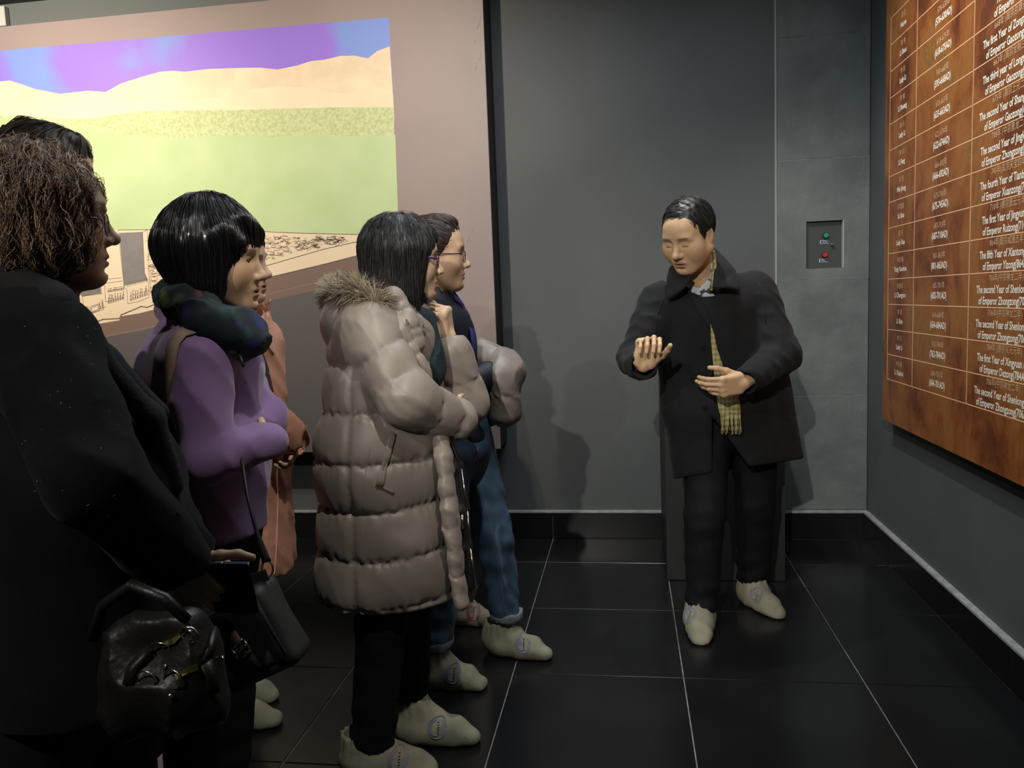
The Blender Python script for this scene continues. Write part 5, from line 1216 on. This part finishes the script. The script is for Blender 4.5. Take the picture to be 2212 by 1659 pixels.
def purple():
    gb = V(-1.02, 1.74, 0)
    h = head_frame(at(472, 562, Y=1.72), (0.975, 0.20, -0.06), roll=2, sc=1.0)
    J = dict(neck=at(452, 690, Y=1.74), shR=at(425, 775, Y=1.59), shL=at(470, 765, Y=1.92), elR=at(452, 985, Y=1.55), wrR=at(584, 950, Y=1.66), elL=at(574, 905, Y=1.83), wrL=at(500, 945, Y=1.70),
             hipR=V(-1.02, 1.66, 0.82), hipL=V(-1.01, 1.82, 0.82), knR=V(-1.035, 1.66, 0.45), knL=V(-1.03, 1.82, 0.45), anR=V(-1.07, 1.67, 0.085), anL=V(-1.07, 1.83, 0.085), toeR=V(-0.89, 1.65, 0), toeL=V(-0.89, 1.84, 0))
    hands = [dict(w=J['wrR']+V(-0.02, 0.02, -0.01), fdir=V(-0.75, 0.5, -0.1), thumb=V(0, 0.1, 1), side=1, sc=0.85, curl=((40, 45, 30),)*4), dict(w=J['wrL'], fdir=V(-0.9, -0.35, -0.1), thumb=V(0.1, 0, 1), side=1, sc=0.9, curl=((20, 25, 20),)*4)]
    o = person_body('person', 'visitor in a purple sweater and dark floral scarf with folded arms', G_OLD, gb, J, h, hands, skin=(0.56, 0.37, 0.22), lip=(0.42, 0.17, 0.13), gaze=(1, -0.05, -0.1))
    ex = lambda S: (S.ell((-0.046, 0, 0.030), (0.098, 0.096, 0.090), None, 0.02, fr=h), S.cone((0.058, -0.030, 0.088), (0.078, 0.030, 0.062), 0.024, 0.016, 0.02, fr=h),
                    S.cone((0.030, -0.072, 0.062), (0.062, -0.060, 0.040), 0.026, 0.014, 0.02, fr=h))
    bob_hair('hair', h, o, gb, n=2700, seed=13, bottom=-0.115, nape=-0.10, face=(0.122, -0.060, 0.085, 0.100), side=0.074, top=0.020, col=(0.006, 0.006, 0.007), col2=(0.022, 0.022, 0.025), wave=0.0008, lift=(0, 0.003), crown=(-0.045, 0.02), steps=14, extra=ex, lumpy=0.0010, mat_=hair_mat('sleek_black_hair', 0.24, 0.8), sw=0.028)
    # sweater
    K = Sculpt(); cw = cloth(5, 0.005, 15, 0.003, 28, 0.8); sl = cloth(6, 0.003, 22, 0.0042, 30)
    top = at(436, 780, Y=1.75); hem = at(468, 1150, Y=1.74)
    K.cone(J['shR']+V(-0.01, 0.02, 0.0), J['shL']+V(-0.01, -0.02, 0.0), 0.078, 0.076, 0.05); K.cone(J['neck']+V(-0.02, 0, -0.02), top, 0.075, 0.11, 0.06)
    K.cone(top+V(-0.005, 0, -0.03), top*0.4+hem*0.6, 0.136, 0.122, 0.05, flat=(V(0, 1, 0), 1.22), disp=cw); K.cone(top*0.4+hem*0.6, hem, 0.122, 0.112, 0.05, flat=(V(0, 1, 0), 1.25), disp=cw)
    K.cone(J['shR'], J['elR'], 0.072, 0.058, 0.025, disp=sl); K.cone(J['elR'], J['wrR'], 0.058, 0.042, 0.02, disp=sl)
    K.cone(J['shL'], J['elL'], 0.068, 0.050, 0.025, disp=sl); K.cone(J['elL'], J['wrL'], 0.050, 0.040, 0.02, disp=sl)
    plane_cut(K, hem, unit(V(0.0, 0, 1)), BIGLO, BIGHI, 0.008)
    sw = sculpted(K, 'sweater', m_purple, o, gb, 0.008); bv = bvh_of(sw, gb)
    C = Sculpt()
    C.cone(at(370, 640, Y=1.70), at(400, 690, Y=1.60), 0.022, 0.026, 0.02); C.cone(at(370, 640, Y=1.70), at(400, 640, Y=1.84), 0.022, 0.024, 0.02)
    # scarf: thick soft loop
    F = Sculpt(); P = [at(372, 640, Y=1.72), at(395, 655, Y=1.64), at(440, 690, Y=1.60), at(490, 712, Y=1.61), at(528, 722, Y=1.66), at(535, 712, Y=1.76), at(490, 690, Y=1.84), at(420, 660, Y=1.85), at(375, 640, Y=1.79)]
    fd = folds(0.007, 30, 3, 1, 1, 1.3, True)
    for i in range(len(P)): F.cone(P[i], P[(i+1) % len(P)], 0.040+0.010*(i in (2, 3, 4)), 0.040+0.010*((i+1) in (2, 3, 4)), 0.02, disp=fd)
    F.cone(P[4], at(520, 745, Y=1.66), 0.044, 0.026, 0.02, disp=fd)
    sculpted(F, 'scarf', floral_mat(), o, gb, 0.0055)
    N = Sculpt(); N.cone(at(368, 668, Y=1.71), at(400, 712, Y=1.61), 0.030, 0.026, 0.02, disp=fd); N.cone(at(400, 712, Y=1.61), at(500, 752, Y=1.60), 0.026, 0.016, 0.02, disp=fd); N.cone(at(368, 668, Y=1.71), at(395, 690, Y=1.84), 0.030, 0.03, 0.02)
    sculpted(N, 'sweater_collar', m_purple, sw, gb, 0.006)
    d = MB(); d.tube([at(514, 760, Y=1.60)-gb, at(522, 778, Y=1.58)-gb, at(526, 792, Y=1.58)-gb], 0.003, 6); d.build('drawstring', m_blackm, sw, None, True)
    T = Sculpt(); hp = (J['hipR']+J['hipL'])/2; T.cone(hp+V(0, 0, 0.1), hp, 0.105, 0.12, 0.03, flat=(V(0, 1, 0), 1.3))
    trouser_leg(T, J['hipR'], J['knR'], J['anR']+V(0, 0, 0.03), (0.088, 0.072, 0.062), 51); trouser_leg(T, J['hipL'], J['knL'], J['anL']+V(0, 0, 0.03), (0.088, 0.072, 0.062), 55)
    sculpted(T, 'trousers', m_btrous, o, gb, 0.013)
    for s, sd in (('R', 9), ('L', 10)): shoe_cover(o, gb, J['toe'+s]-V(0.28, 0, 0), J['toe'+s], 1, m_emb_b, edir=(0.1, -1, 0), seed=sd)
    # tote bag whose beige strap crosses the shoulder
    tb = V(-1.22, 1.49, 0.62); t = empty('tote_bag', tb); tag(t, 'bag with a wide beige shoulder strap worn by the visitor in purple', 'bag', None)
    st = MB(); pix = [(455, 716), (425, 712), (395, 722), (378, 742), (370, 790), (364, 860), (360, 930), (358, 1010)]
    pts, nn = on_surface(bv, [at(x, y, Y=1.6) for x, y in pix], 0.003, origin=(0, 0, CAM_H)); pts.append(tb+V(0.03, 0, 0.30)); nn.append(V(-0.3, -1, 0))
    st.strip([p-tb for p in pts], 0.015, nn, 0.004); st.build('strap', m_beige, t, None, True)
    Bg = Sculpt(); Bg.box(tb+V(0.0, 0.0, 0.14), (0.08, 0.035, 0.13), 0.02, None, 0.01, disp=folds3(0.004, 30, 5)); sculpted(Bg, 'bag_body', m_beige, t, tb, 0.009)
    return o
purple()
# ------------------------------------------------------------------ visitor in the salmon parka beyond her
def peach():
    gb = V(-1.20, 2.30, 0)
    h = head_frame(at(508, 570, Y=2.28), (0.985, 0.17, -0.03), sc=1.0)
    J = dict(neck=at(500, 672, Y=2.29), shR=at(500, 735, Y=2.15), shL=at(510, 735, Y=2.46), elR=at(540, 890, Y=2.10), wrR=at(612, 935, Y=2.20), elL=at(560, 900, Y=2.46), wrL=at(625, 945, Y=2.36),
             hipR=V(-1.25, 2.22, 0.80), hipL=V(-1.24, 2.40, 0.80), knR=V(-1.24, 2.24, 0.44), knL=V(-1.28, 2.40, 0.44), anR=V(-1.29, 2.265, 0.085), anL=V(-1.38, 2.42, 0.085), toeR=V(-1.122, 2.275, 0), toeL=V(-1.20, 2.43, 0))
    hands = [dict(w=at(626, 940, Y=2.26), fdir=at(628, 990, Y=2.24)-at(626, 940, Y=2.26), thumb=V(0.8, -0.5, 0), side=1, sc=0.80, spread=(1, 0, -1, -2), curl=((38, 48, 30),)*4), dict(w=J['wrL'], fdir=V(-0.3, -0.9, 0.0), thumb=V(0, 0, 1), side=-1, sc=0.85, curl=((40, 50, 30),)*4)]
    o = person_body('person', 'visitor in a salmon pink parka standing beyond the purple sweater', G_OLD, gb, J, h, hands, skin=(0.62, 0.42, 0.28), lip=(0.42, 0.18, 0.14), gaze=(1, -0.1, 0))
    bob_hair('hair', h, o, gb, n=900, seed=17, bottom=-0.08, nape=-0.06, face=(0.125, -0.035, 0.085, 0.105), col=(0.012, 0.011, 0.011))
    K = Sculpt(); cw = cloth(8, 0.006, 20, 0.0055, 40, 0.8); sl = cloth(9, 0.005, 30, 0.005, 50)
    top = at(515, 760, Y=2.30); hem = at(540, 1225, Y=2.30)
    K.cone(J['shR'], J['shL'], 0.08, 0.08, 0.05); K.cone(top, top*0.5+hem*0.5, 0.135, 0.130, 0.05, flat=(V(0, 1, 0), 1.25), disp=cw); K.cone(top*0.5+hem*0.5, hem, 0.130, 0.135, 0.05, flat=(V(0, 1, 0), 1.3), disp=cw)
    for s in 'RL': K.cone(J['sh'+s], J['el'+s], 0.076, 0.070, 0.02, disp=sl); K.cone(J['el'+s], J['wr'+s]+unit(J['wr'+s]-J['el'+s])*0.02, 0.070, 0.056, 0.02, disp=sl); K.cone(J['wr'+s], J['wr'+s]+unit(J['wr'+s]-J['el'+s])*0.1, 0.04, 0.045, 0.006, sub=True)
    nb = J['neck']; K.cone(nb+V(0.02, 0, -0.06), nb+V(0.045, 0, 0.03), 0.085, 0.072, 0.03, disp=sl); K.cone(nb+V(0.04, 0, -0.02), nb+V(0.08, 0, 0.15), 0.058, 0.08, 0.006, sub=True)
    plane_cut(K, hem, unit(V(0.10, 0, 1)), BIGLO, BIGHI, 0.008); K.cone(hem-V(0, 0, 0.3), hem+V(0, 0, 0.02), 0.11, 0.11, 0.01, flat=(V(0, 1, 0), 1.3), sub=True)
    pk = sculpted(K, 'parka', m_peach, o, gb, 0.009); bv = bvh_of(pk, gb)
    applique('dark_lapel', bv, [(535, 748), (550, 742), (566, 770), (580, 810), (588, 850), (578, 850), (560, 800)], 2.2, mat('brown_facing', (0.03, 0.018, 0.014), 0.7), pk, gb, 0.003, 0.004)
    seam('zip', bv, [(556, 730), (575, 745), (590, 765)], 2.2, 0.003, m_chrome, pk, gb, 0.001)
    seam('placket_edge', bv, [(598, 1000), (600, 1100), (596, 1200), (592, 1250)], 2.2, 0.003, m_peach, pk, gb, 0.001)
    T = Sculpt(); trouser_leg(T, J['hipR'], J['knR'], J['anR']+V(0, 0, 0.03), (0.085, 0.068, 0.058), 61); trouser_leg(T, J['hipL'], J['knL'], J['anL']+V(0, 0, 0.03), (0.085, 0.068, 0.058), 65); sculpted(T, 'trousers', m_btrous, o, gb, 0.013)
    for s, sd in (('R', 11), ('L', 12)): shoe_cover(o, gb, J['toe'+s]-V(0.28, 0, 0), J['toe'+s], 1, m_emb_b, edir=(0.1, -1, 0), seed=sd)
    return o
peach()

# ------------------------------------------------------------------ visitor in the black coat, nearest on the left
m_bcoat = mat('black_boucle_coat', (0.0042, 0.0044, 0.0056), 0.9, sheen=0.03, var=0.35, vscale=14, bump=0.08, bscale=260, spec=0.2)
m_cardig = mat('black_knit', (0.005, 0.005, 0.006), 0.9, bump=0.2, bscale=150)
def lint(o, bv, base, n, pixbox, Y, seed):
    r_ = random.Random(seed); b = MB()
    for _ in range(n):
        (p,), (nn,) = on_surface(bv, [at(r_.uniform(pixbox[0], pixbox[2]), r_.uniform(pixbox[1], pixbox[3]), Y=Y)], 0.001, origin=(0, 0, CAM_H))
        d = V(r_.uniform(-1, 1), r_.uniform(-1, 1), r_.uniform(-1, 1))*0.0016; b.tube([p-d-base, p-base+nn*0.0008, p+d-base], 0.00028, 3)
    q = b.build('lint', mat('pale_lint', (0.35, 0.35, 0.36), 0.9), o, None); q['kind'] = 'stuff'
def blackcoat():
    gb = V(-0.98, 1.22, 0)
    h = head_frame(at(104, 470, Y=1.25), (0.82, 0.57, -0.03), roll=1, sc=1.0)
    J = dict(neck=at(80, 645, Y=1.26), shR=at(72, 745, Y=1.13), shL=at(118, 738, Y=1.41), elR=at(205, 1030, Y=1.06), wrR=at(384, 1218, Y=1.20), elL=at(300, 1010, Y=1.43), wrL=at(400, 1190, Y=1.36),
             hipR=V(-1.01, 1.21, 0.80), hipL=V(-0.95, 1.33, 0.80), knR=V(-1.06, 1.18, 0.45), knL=V(-1.01, 1.33, 0.45), anR=V(-1.12, 1.17, 0.085), anL=V(-1.09, 1.34, 0.085), toeR=V(-0.97, 1.26, 0), toeL=V(-0.93, 1.43, 0))
    hands = [dict(w=J['wrR'], fdir=at(448, 1290, Y=1.22)-J['wrR'], thumb=at(436, 1190, Y=1.22)-at(425, 1250, Y=1.22), side=-1, sc=0.92, curl=((40, 55, 35), (44, 58, 38), (46, 60, 38), (48, 60, 38)), spread=(1, 0, -1, -2), th=((68, -5), 12, 20))]
    hands.append(dict(w=J['wrL'], fdir=V(0.5, -0.2, -0.8), thumb=V(0.8, 0.3, 0.4), side=-1, sc=0.9, curl=((30, 40, 25),)*4))
    o = person_body('person', 'visitor with wavy brown bob and glasses in a black coat, holding a phone', G_OLD, gb, J, h, hands, skin=(0.52, 0.32, 0.20), lip=(0.36, 0.12, 0.10), gaze=(1, 0, -0.05), fine=0.0031)
    ex = lambda S: (S.ell((-0.045, 0, 0.0), (0.100, 0.102, 0.092), None, 0.03, fr=h), S.ell((-0.015, -0.05, -0.040), (0.078, 0.050, 0.050), None, 0.03, fr=h))
    hm = mat('wavy_brown_hair', (0.05, 0.03, 0.02), 0.38, attr='tint', spec=0.6)
    bob_hair('hair', h, o, gb, n=4100, seed=23, bottom=-0.075, back=0.078, face=(0.152, -0.045, 0.082, 0.120), side=0.074, top=-0.012, cap=(0.096, 0.086), col=(0.15, 0.085, 0.052), col2=(0.70, 0.52, 0.36), wave=0.009, wfreq=85, clump=0.85, lift=(0, 0.011), rad=0.0006, steps=16, ds=0.0074, crown=(-0.02, 0.03), mat_=hm, extra=ex, lumpy=0.004, sw=0.034, free=0.3, grid=0.005)
    glasses(o, gb, h, mat('thin_violet_metal_frame', (0.10, 0.07, 0.12), 0.2, metal=0.8), w=0.046, hgt=0.038, z=-0.012, tr=0.0011)
    K = Sculpt(); cw = cloth(14, 0.007, 12, 0.003, 24, 0.5); sl = cloth(15, 0.007, 22, 0.006, 30)
    top = at(88, 790, Y=1.29); hem = at(190, 1480, Y=1.26); mid = at(170, 1060, Y=1.29)
    K.cone(J['shR']+V(0, 0.02, 0), J['shL']-V(0, 0.02, 0), 0.082, 0.078, 0.05); K.cone(J['neck']+V(0, 0, -0.04), top, 0.052, 0.10, 0.05)
    K.cone(top+V(0, 0, -0.03), mid, 0.115, 0.165, 0.06, flat=(unit(J['shL']-J['shR']), 1.2), disp=cw); K.cone(mid, hem, 0.165, 0.165, 0.06, flat=(unit(J['shL']-J['shR']), 1.15), disp=cw)
    K.cone(J['shR'], J['elR'], 0.084, 0.074, 0.03, disp=sl); K.cone(J['elR'], J['wrR']-(J['wrR']-J['elR'])*0.05, 0.074, 0.056, 0.02, disp=sl); K.cone(J['wrR']-unit(J['wrR']-J['elR'])*0.02, J['wrR']+unit(J['wrR']-J['elR'])*0.1, 0.040, 0.05, 0.006, sub=True)
    K.cone(J['shL'], J['elL'], 0.080, 0.070, 0.03, disp=sl); K.cone(J['elL'], J['wrL'], 0.070, 0.055, 0.02, disp=sl)
    plane_cut(K, hem, V(0, 0, 1), BIGLO, BIGHI, 0.01)
    coat = sculpted(K, 'coat', m_bcoat, o, gb, 0.009); bv = bvh_of(coat, gb)
    C = Sculpt(); cf = folds(0.004, 40, 3)
    C.cone(at(20, 600, Y=1.17), at(110, 660, Y=1.14), 0.030, 0.034, 0.02, disp=cf); C.cone(at(110, 660, Y=1.14), at(190, 760, Y=1.19), 0.034, 0.028, 0.02, disp=cf); C.cone(at(190, 760, Y=1.19), at(330, 900, Y=1.27), 0.028, 0.020, 0.02, disp=cf)
    C.cone(at(330, 900, Y=1.27), at(372, 1050, Y=1.30), 0.022, 0.022, 0.02, disp=cf); C.cone(at(20, 600, Y=1.17), at(30, 590, Y=1.34), 0.03, 0.03, 0.02); C.cone(at(128, 672, Y=1.30), at(232, 778, Y=1.33), 0.024, 0.020, 0.02, disp=cf); C.cone(at(232, 778, Y=1.33), at(345, 890, Y=1.33), 0.020, 0.018, 0.02, disp=cf); C.cone(at(30, 600, Y=1.34), at(128, 672, Y=1.30), 0.024, 0.024, 0.02)
    sculpted(C, 'lapel', m_cardig, coat, gb, 0.007)
    lint(coat, bv, gb, 40, (40, 700, 260, 1120), 1.1, 3)
    T = Sculpt(); trouser_leg(T, J['hipR'], J['knR'], J['anR']+V(0, 0, 0.03), (0.09, 0.075, 0.065), 71); trouser_leg(T, J['hipL'], J['knL'], J['anL']+V(0, 0, 0.03), (0.09, 0.075, 0.065), 75); sculpted(T, 'trousers', m_btrous, o, gb, 0.013)
    for s, sd in (('R', 13), ('L', 14)): shoe_cover(o, gb, J['toe'+s]-V(0.23, 0.16, 0), J['toe'+s], 1, m_emb_r, edir=(0.5, -0.8, 0), seed=sd)
    return o
blackcoat()
# ------------------------------------------------------------------ visitor behind her, hair pinned up
def clip_visitor():
    gb = V(-1.42, 1.92, 0)
    h = head_frame(at(114, 384, Y=1.90), (0.90, 0.44, -0.03), sc=1.05)
    c = h.c; nk = c+V(-0.115, -0.05, -0.18); L_ = unit(V(-0.44, 0.90, 0)); fw = V(0.90, 0.44, 0)
    J = dict(neck=nk, shR=nk-L_*0.17+V(0, 0, -0.07), shL=nk+L_*0.17+V(0, 0, -0.07), elR=nk-L_*0.21+V(0, 0, -0.35), wrR=nk-L_*0.20+fw*0.05+V(0, 0, -0.58), elL=nk+L_*0.21+V(0, 0, -0.35), wrL=nk+L_*0.20+fw*0.05+V(0, 0, -0.58))
    hp = nk+V(0, 0, -0.60); hp[2] = 0.88
    for s, k in (('R', -1), ('L', 1)):
        a = hp+L_*0.09*k; J['hip'+s] = a; J['kn'+s] = a*V(1, 1, 0)+V(0, 0, 0.48)+fw*0.02; J['an'+s] = a*V(1, 1, 0)+V(0, 0, 0.085)-fw*0.02; J['toe'+s] = a*V(1, 1, 0)+fw*0.17
    sh_ = V(-1.215, 2.075, 0)-J['toeR']; J['toeR'] = J['toeR']+sh_; J['anR'] = J['anR']+sh_; J['knR'] = J['knR']+sh_*0.5
    o = person_body('person', 'visitor with dark pinned-up hair showing above the wavy brown bob', G_OLD, gb, J, h, [dict(w=J['wr'+s], fdir=V(0.1, 0.05, -1), thumb=fw, side=k, sc=0.95) for s, k in (('R', 1), ('L', -1))], fine=0.005, hfine=0.006)
    ex = lambda S: (S.cone((-0.085, 0, 0.06), (-0.055, 0, 0.125), 0.030, 0.016, 0.02, fr=h), S.cone((0.05, -0.03, 0.085), (0.06, 0.03, 0.085), 0.022, 0.02, 0.02, fr=h))
    bob_hair('hair', h, o, gb, n=1400, seed=29, bottom=-0.05, nape=-0.05, face=(0.125, -0.04, 0.080, 0.105), side=0.070, col=(0.016, 0.010, 0.008), col2=(0.20, 0.13, 0.07), wave=0.002, crown=(0.08, 0.0), extra=ex, steps=10, grid=0.005)
    cb = MB(); cc = at(16, 293, Y=1.92)
    for k in range(7):
        a = k*0.9; p = cc+V(0.016*math.cos(a), 0.01*math.sin(a*2), 0.008*math.sin(a)); cb.tube([p-gb, p-gb+V(0.010*math.cos(a), 0, 0.012*math.sin(a)+0.004), p-gb+V(0.012*math.cos(a+0.6), 0.003, 0.008*math.sin(a))], [0.004, 0.0055, 0.002], 6)
    cb.tube([cc-gb-V(0.02, 0, 0.006), cc-gb+V(0.04, 0.01, -0.012)], 0.005, 6); cb.build('hair_clip', m_blkbtn, o, None, True)
    K = Sculpt(); cw = folds(0.007, 16, 24, 1, 1, 0.5); K.cone(J['shR'], J['shL'], 0.075, 0.075, 0.05); K.cone(nk+V(0, 0, -0.12), hp+V(0, 0, -0.2), 0.110, 0.14, 0.05, flat=(L_, 1.3), disp=cw)
    for s in 'RL': K.cone(J['sh'+s], J['el'+s], 0.07, 0.06, 0.02, disp=cw); K.cone(J['el'+s], J['wr'+s], 0.06, 0.05, 0.02, disp=cw)
    sculpted(K, 'coat', m_bcoat, o, gb, 0.010)
    T = Sculpt(); trouser_leg(T, J['hipR'], J['knR'], J['anR']+V(0, 0, 0.03), (0.09, 0.075, 0.065), 81); trouser_leg(T, J['hipL'], J['knL'], J['anL']+V(0, 0, 0.03), (0.09, 0.075, 0.065), 85); sculpted(T, 'trousers', m_btrous, o, gb, 0.013)
    for s, sd in (('R', 15), ('L', 16)): shoe_cover(o, gb, J['toe'+s]-fw*0.28, J['toe'+s], 1, m_emb_r, edir=(0.4, -0.9, 0), seed=sd, mat_=m_cover_p)
m_cover_p = mat('shoe_cover_canvas_pale', (0.42, 0.36, 0.34), 0.85, var=0.2, vscale=14, bump=0.12, bscale=160)
clip_visitor()

# ------------------------------------------------------------------ things carried
def rotimg(deg, tilt=0.0):
    """axes of a flat thing facing the aisle (-y), turned by deg in its own plane"""
    a = RAD(deg); x = V(math.cos(a), 0.0, math.sin(a)); z = V(-math.sin(a), 0, math.cos(a)); y = V(0, 1, 0)
    t = RAD(tilt); y2 = y*math.cos(t)+z*math.sin(t); z2 = z*math.cos(t)-y*math.sin(t)
    return np.stack([x, y2, z2])
def phone():
    c = at(496, 1252, Y=1.225); R = np.stack([unit(V(1, 0.12, -0.04)), unit(V(0.0, 0.92, 0.36)), unit(np.cross(unit(V(1, 0.12, -0.04)), unit(V(0, 0.92, 0.36))))])
    t = empty('smartphone', c); tag(t, 'dark smartphone with a blue metal edge held by the visitor in black', 'phone')
    b = MB().bbox((-0.039, -0.0042, -0.075), (0.039, 0.0042, 0.034), 0.003, R=R, c=V(0, 0, 0)); b.build('phone_body', mat('phone_glass', (0.006, 0.006, 0.010), 0.12), t)
    e = MB().bbox((-0.0395, -0.0048, 0.0325), (0.0395, 0.0048, 0.0375), 0.002, R=R, c=V(0, 0, 0)); e.build('phone_edge', mat('phone_blue_metal', (0.16, 0.18, 0.34), 0.25, metal=0.9), t)
    k = MB().bbox((-0.019, -0.003, 0.037), (-0.006, 0.003, 0.0385), 0.0008, R=R, c=V(0, 0, 0)); k.build('side_button', m_chrome, t)
phone()
def leather_bag():
    m_le = mat('black_soft_leather', (0.012, 0.0115, 0.0105), 0.42, spec=0.4, bump=0.2, bscale=60)
    c = at(350, 1462, Y=1.07); gb = c-V(0, 0, 0.11); t = empty('handbag', gb); tag(t, 'slouchy black leather handbag with metal rings and brass zips by the black coat', 'bag')
    S = Sculpt(); fr = Fr(c, rotimg(8))
    d = folds3(0.008, 26, 7, 1.2, 1, 0.9, True)
    S.box((0, 0, -0.015), (0.100, 0.050, 0.074), 0.045, None, 0.03, fr=fr, disp=d); S.box((0.01, 0, 0.06), (0.074, 0.032, 0.045), 0.03, None, 0.04, fr=fr, disp=d); S.ell((0.02, -0.038, -0.02), (0.06, 0.03, 0.045), None, 0.02, fr=fr, disp=d)
    body = sculpted(S, 'bag_body', m_le, t, gb, 0.0055); bv = bvh_of(body, gb)
    def ring(px_, py_, r, ang=0.0, tr=0.0016):
        (p,), (nn,) = on_surface(bv, [at(px_, py_, Y=1.0)], 0.003, origin=(0, 0, CAM_H))
        MB().tube([p-gb+V(r*math.cos(a), -0.003*math.sin(a+ang), r*math.sin(a)) for a in np.linspace(0, 6.283, 21)[:-1]], tr, 6, closed=True).build('ring', m_chrome, t, None, True)
    ring(352, 1408, 0.015); ring(318, 1474, 0.016, 1); ring(374, 1468, 0.014, 2); ring(466, 1345, 0.013, 0, 0.0022); ring(470, 1352, 0.008, 1, 0.002)
    m_brass = mat('brass_zip', (0.22, 0.19, 0.06), 0.4, metal=0.9)
    for pts in (((352, 1392), (378, 1384), (402, 1356)), ((382, 1462), (405, 1448), (426, 1440))):
        P, nn = on_surface(bv, [at(x, y, Y=1.0) for x, y in pts], 0.002, origin=(0, 0, CAM_H)); MB().strip([p-gb for p in P], 0.0042, nn, 0.003).build('zip', m_brass, t, None)
    for p in ((370, 1503), (476, 1421), (359, 1440)): button('stud', bv, p, 1.0, 0.0036, m_chrome, t, gb, 0.002)
    st = MB()
    for pts, w_ in ((((462, 1360), (452, 1400), (440, 1432)), 0.007), (((440, 1432), (452, 1460), (456, 1500)), 0.010), (((330, 1400), (290, 1440), (280, 1480)), 0.008)):
        P, nn = on_surface(bv, [at(x, y, Y=1.0) for x, y in pts], 0.002, origin=(0, 0, CAM_H)); MB().strip([p-gb for p in P], w_, nn, 0.005).build('trim_strap', m_le, t, None, True)
    st = MB(); A = [fr.p(0.075, -0.02, 0.09), fr.p(0.055, -0.03, 0.13), fr.p(0.0, -0.02, 0.155), fr.p(-0.055, -0.02, 0.13), fr.p(-0.085, -0.02, 0.08)]
    st.tube([p-gb for p in A], 0.009, 8); st.build('handle', m_le, t, None, True)
leather_bag()
def green_bag():
    m_can = mat('blackish_green_canvas', (0.014, 0.018, 0.017), 0.6, bump=0.1, bscale=220); m_brn = mat('brown_leather_tab', (0.085, 0.045, 0.028), 0.5)
    c = at(528, 1378, Y=1.49); gb = c-V(0, 0, 0.12); t = empty('messenger_bag', gb); tag(t, 'dark green canvas messenger bag with silver buckle worn by the visitor in purple', 'bag')
    fr = Fr(c, rotimg(27)); S = Sculpt(); d = folds3(0.003, 30, 3)
    S.box((0, 0, 0), (0.110, 0.045, 0.092), 0.022, None, 0.01, fr=fr, disp=d); body = sculpted(S, 'bag_body', m_can, t, gb, 0.0065); bv = bvh_of(body, gb)
    f = Sculpt(); f.box((-0.002, -0.044, 0.008), (0.098, 0.010, 0.074), 0.009, None, 0.01, fr=fr, disp=d); flap = sculpted(f, 'flap', m_can, t, gb, 0.0055); bv2 = bvh_of(flap, gb)
    w = [fr.p(-0.095, -0.05, 0.078), fr.p(0.09, -0.05, 0.078), fr.p(0.094, -0.05, 0.06), fr.p(0.094, -0.05, -0.06)]
    MB().tube([p-gb for p in w], 0.0035, 6).build('piping', m_can, flap, None, True)
    q = lambda x, y, l: on_surface(bv2, [at(x, y, Y=1.48)], l, origin=(0, 0, CAM_H))[0][0]
    P = [q(500, 1366, 0.002), q(516, 1388, 0.004), q(536, 1412, 0.004), q(556, 1442, 0.002)]
    MB().strip([p-gb for p in P], 0.0125, V(0, -1, 0), 0.004).build('leather_tab', m_brn, flap, None, True)
    b = MB(); e1 = unit(P[2]-P[1]); e2 = unit(np.cross(e1, V(0, 1, 0)))
    for s in (-0.014, 0.0, 0.014): cc = q(526, 1398, 0.009)-gb+e1*s; b.tube([cc-e2*0.017, cc+e2*0.017], 0.0032, 8)
    for s in (-1, 1): cc = q(526, 1398, 0.009)-gb+e2*0.017*s; b.tube([cc-e1*0.014, cc+e1*0.014], 0.0028, 8)
    b.build('slide_buckle', m_chrome, flap, None, True)
    rg = at(578, 1228, Y=1.49); MB().tube([rg-gb+V(0.012*math.cos(a), 0, 0.017*math.sin(a)) for a in np.linspace(0, 6.283, 21)[:-1]], 0.0024, 6, closed=True).build('strap_ring', m_chrome, t, None, True)
    MB().strip([rg-gb+V(0, 0, -0.012), fr.p(0.075, 0, 0.10)-gb], 0.012, V(0, -1, 0), 0.004).build('ring_tab', m_can, t, None)
    MB().strip([at(522, 985, Y=1.56)-gb, at(535, 1070, Y=1.52)-gb, at(556, 1150, Y=1.49)-gb, at(574, 1205, Y=1.49)-gb, rg-gb+V(0, 0, 0.014)], [0.003, 0.003, 0.004, 0.009, 0.010], V(0, -1, 0), 0.004).build('strap', m_blackm, t, None, True)
green_bag()
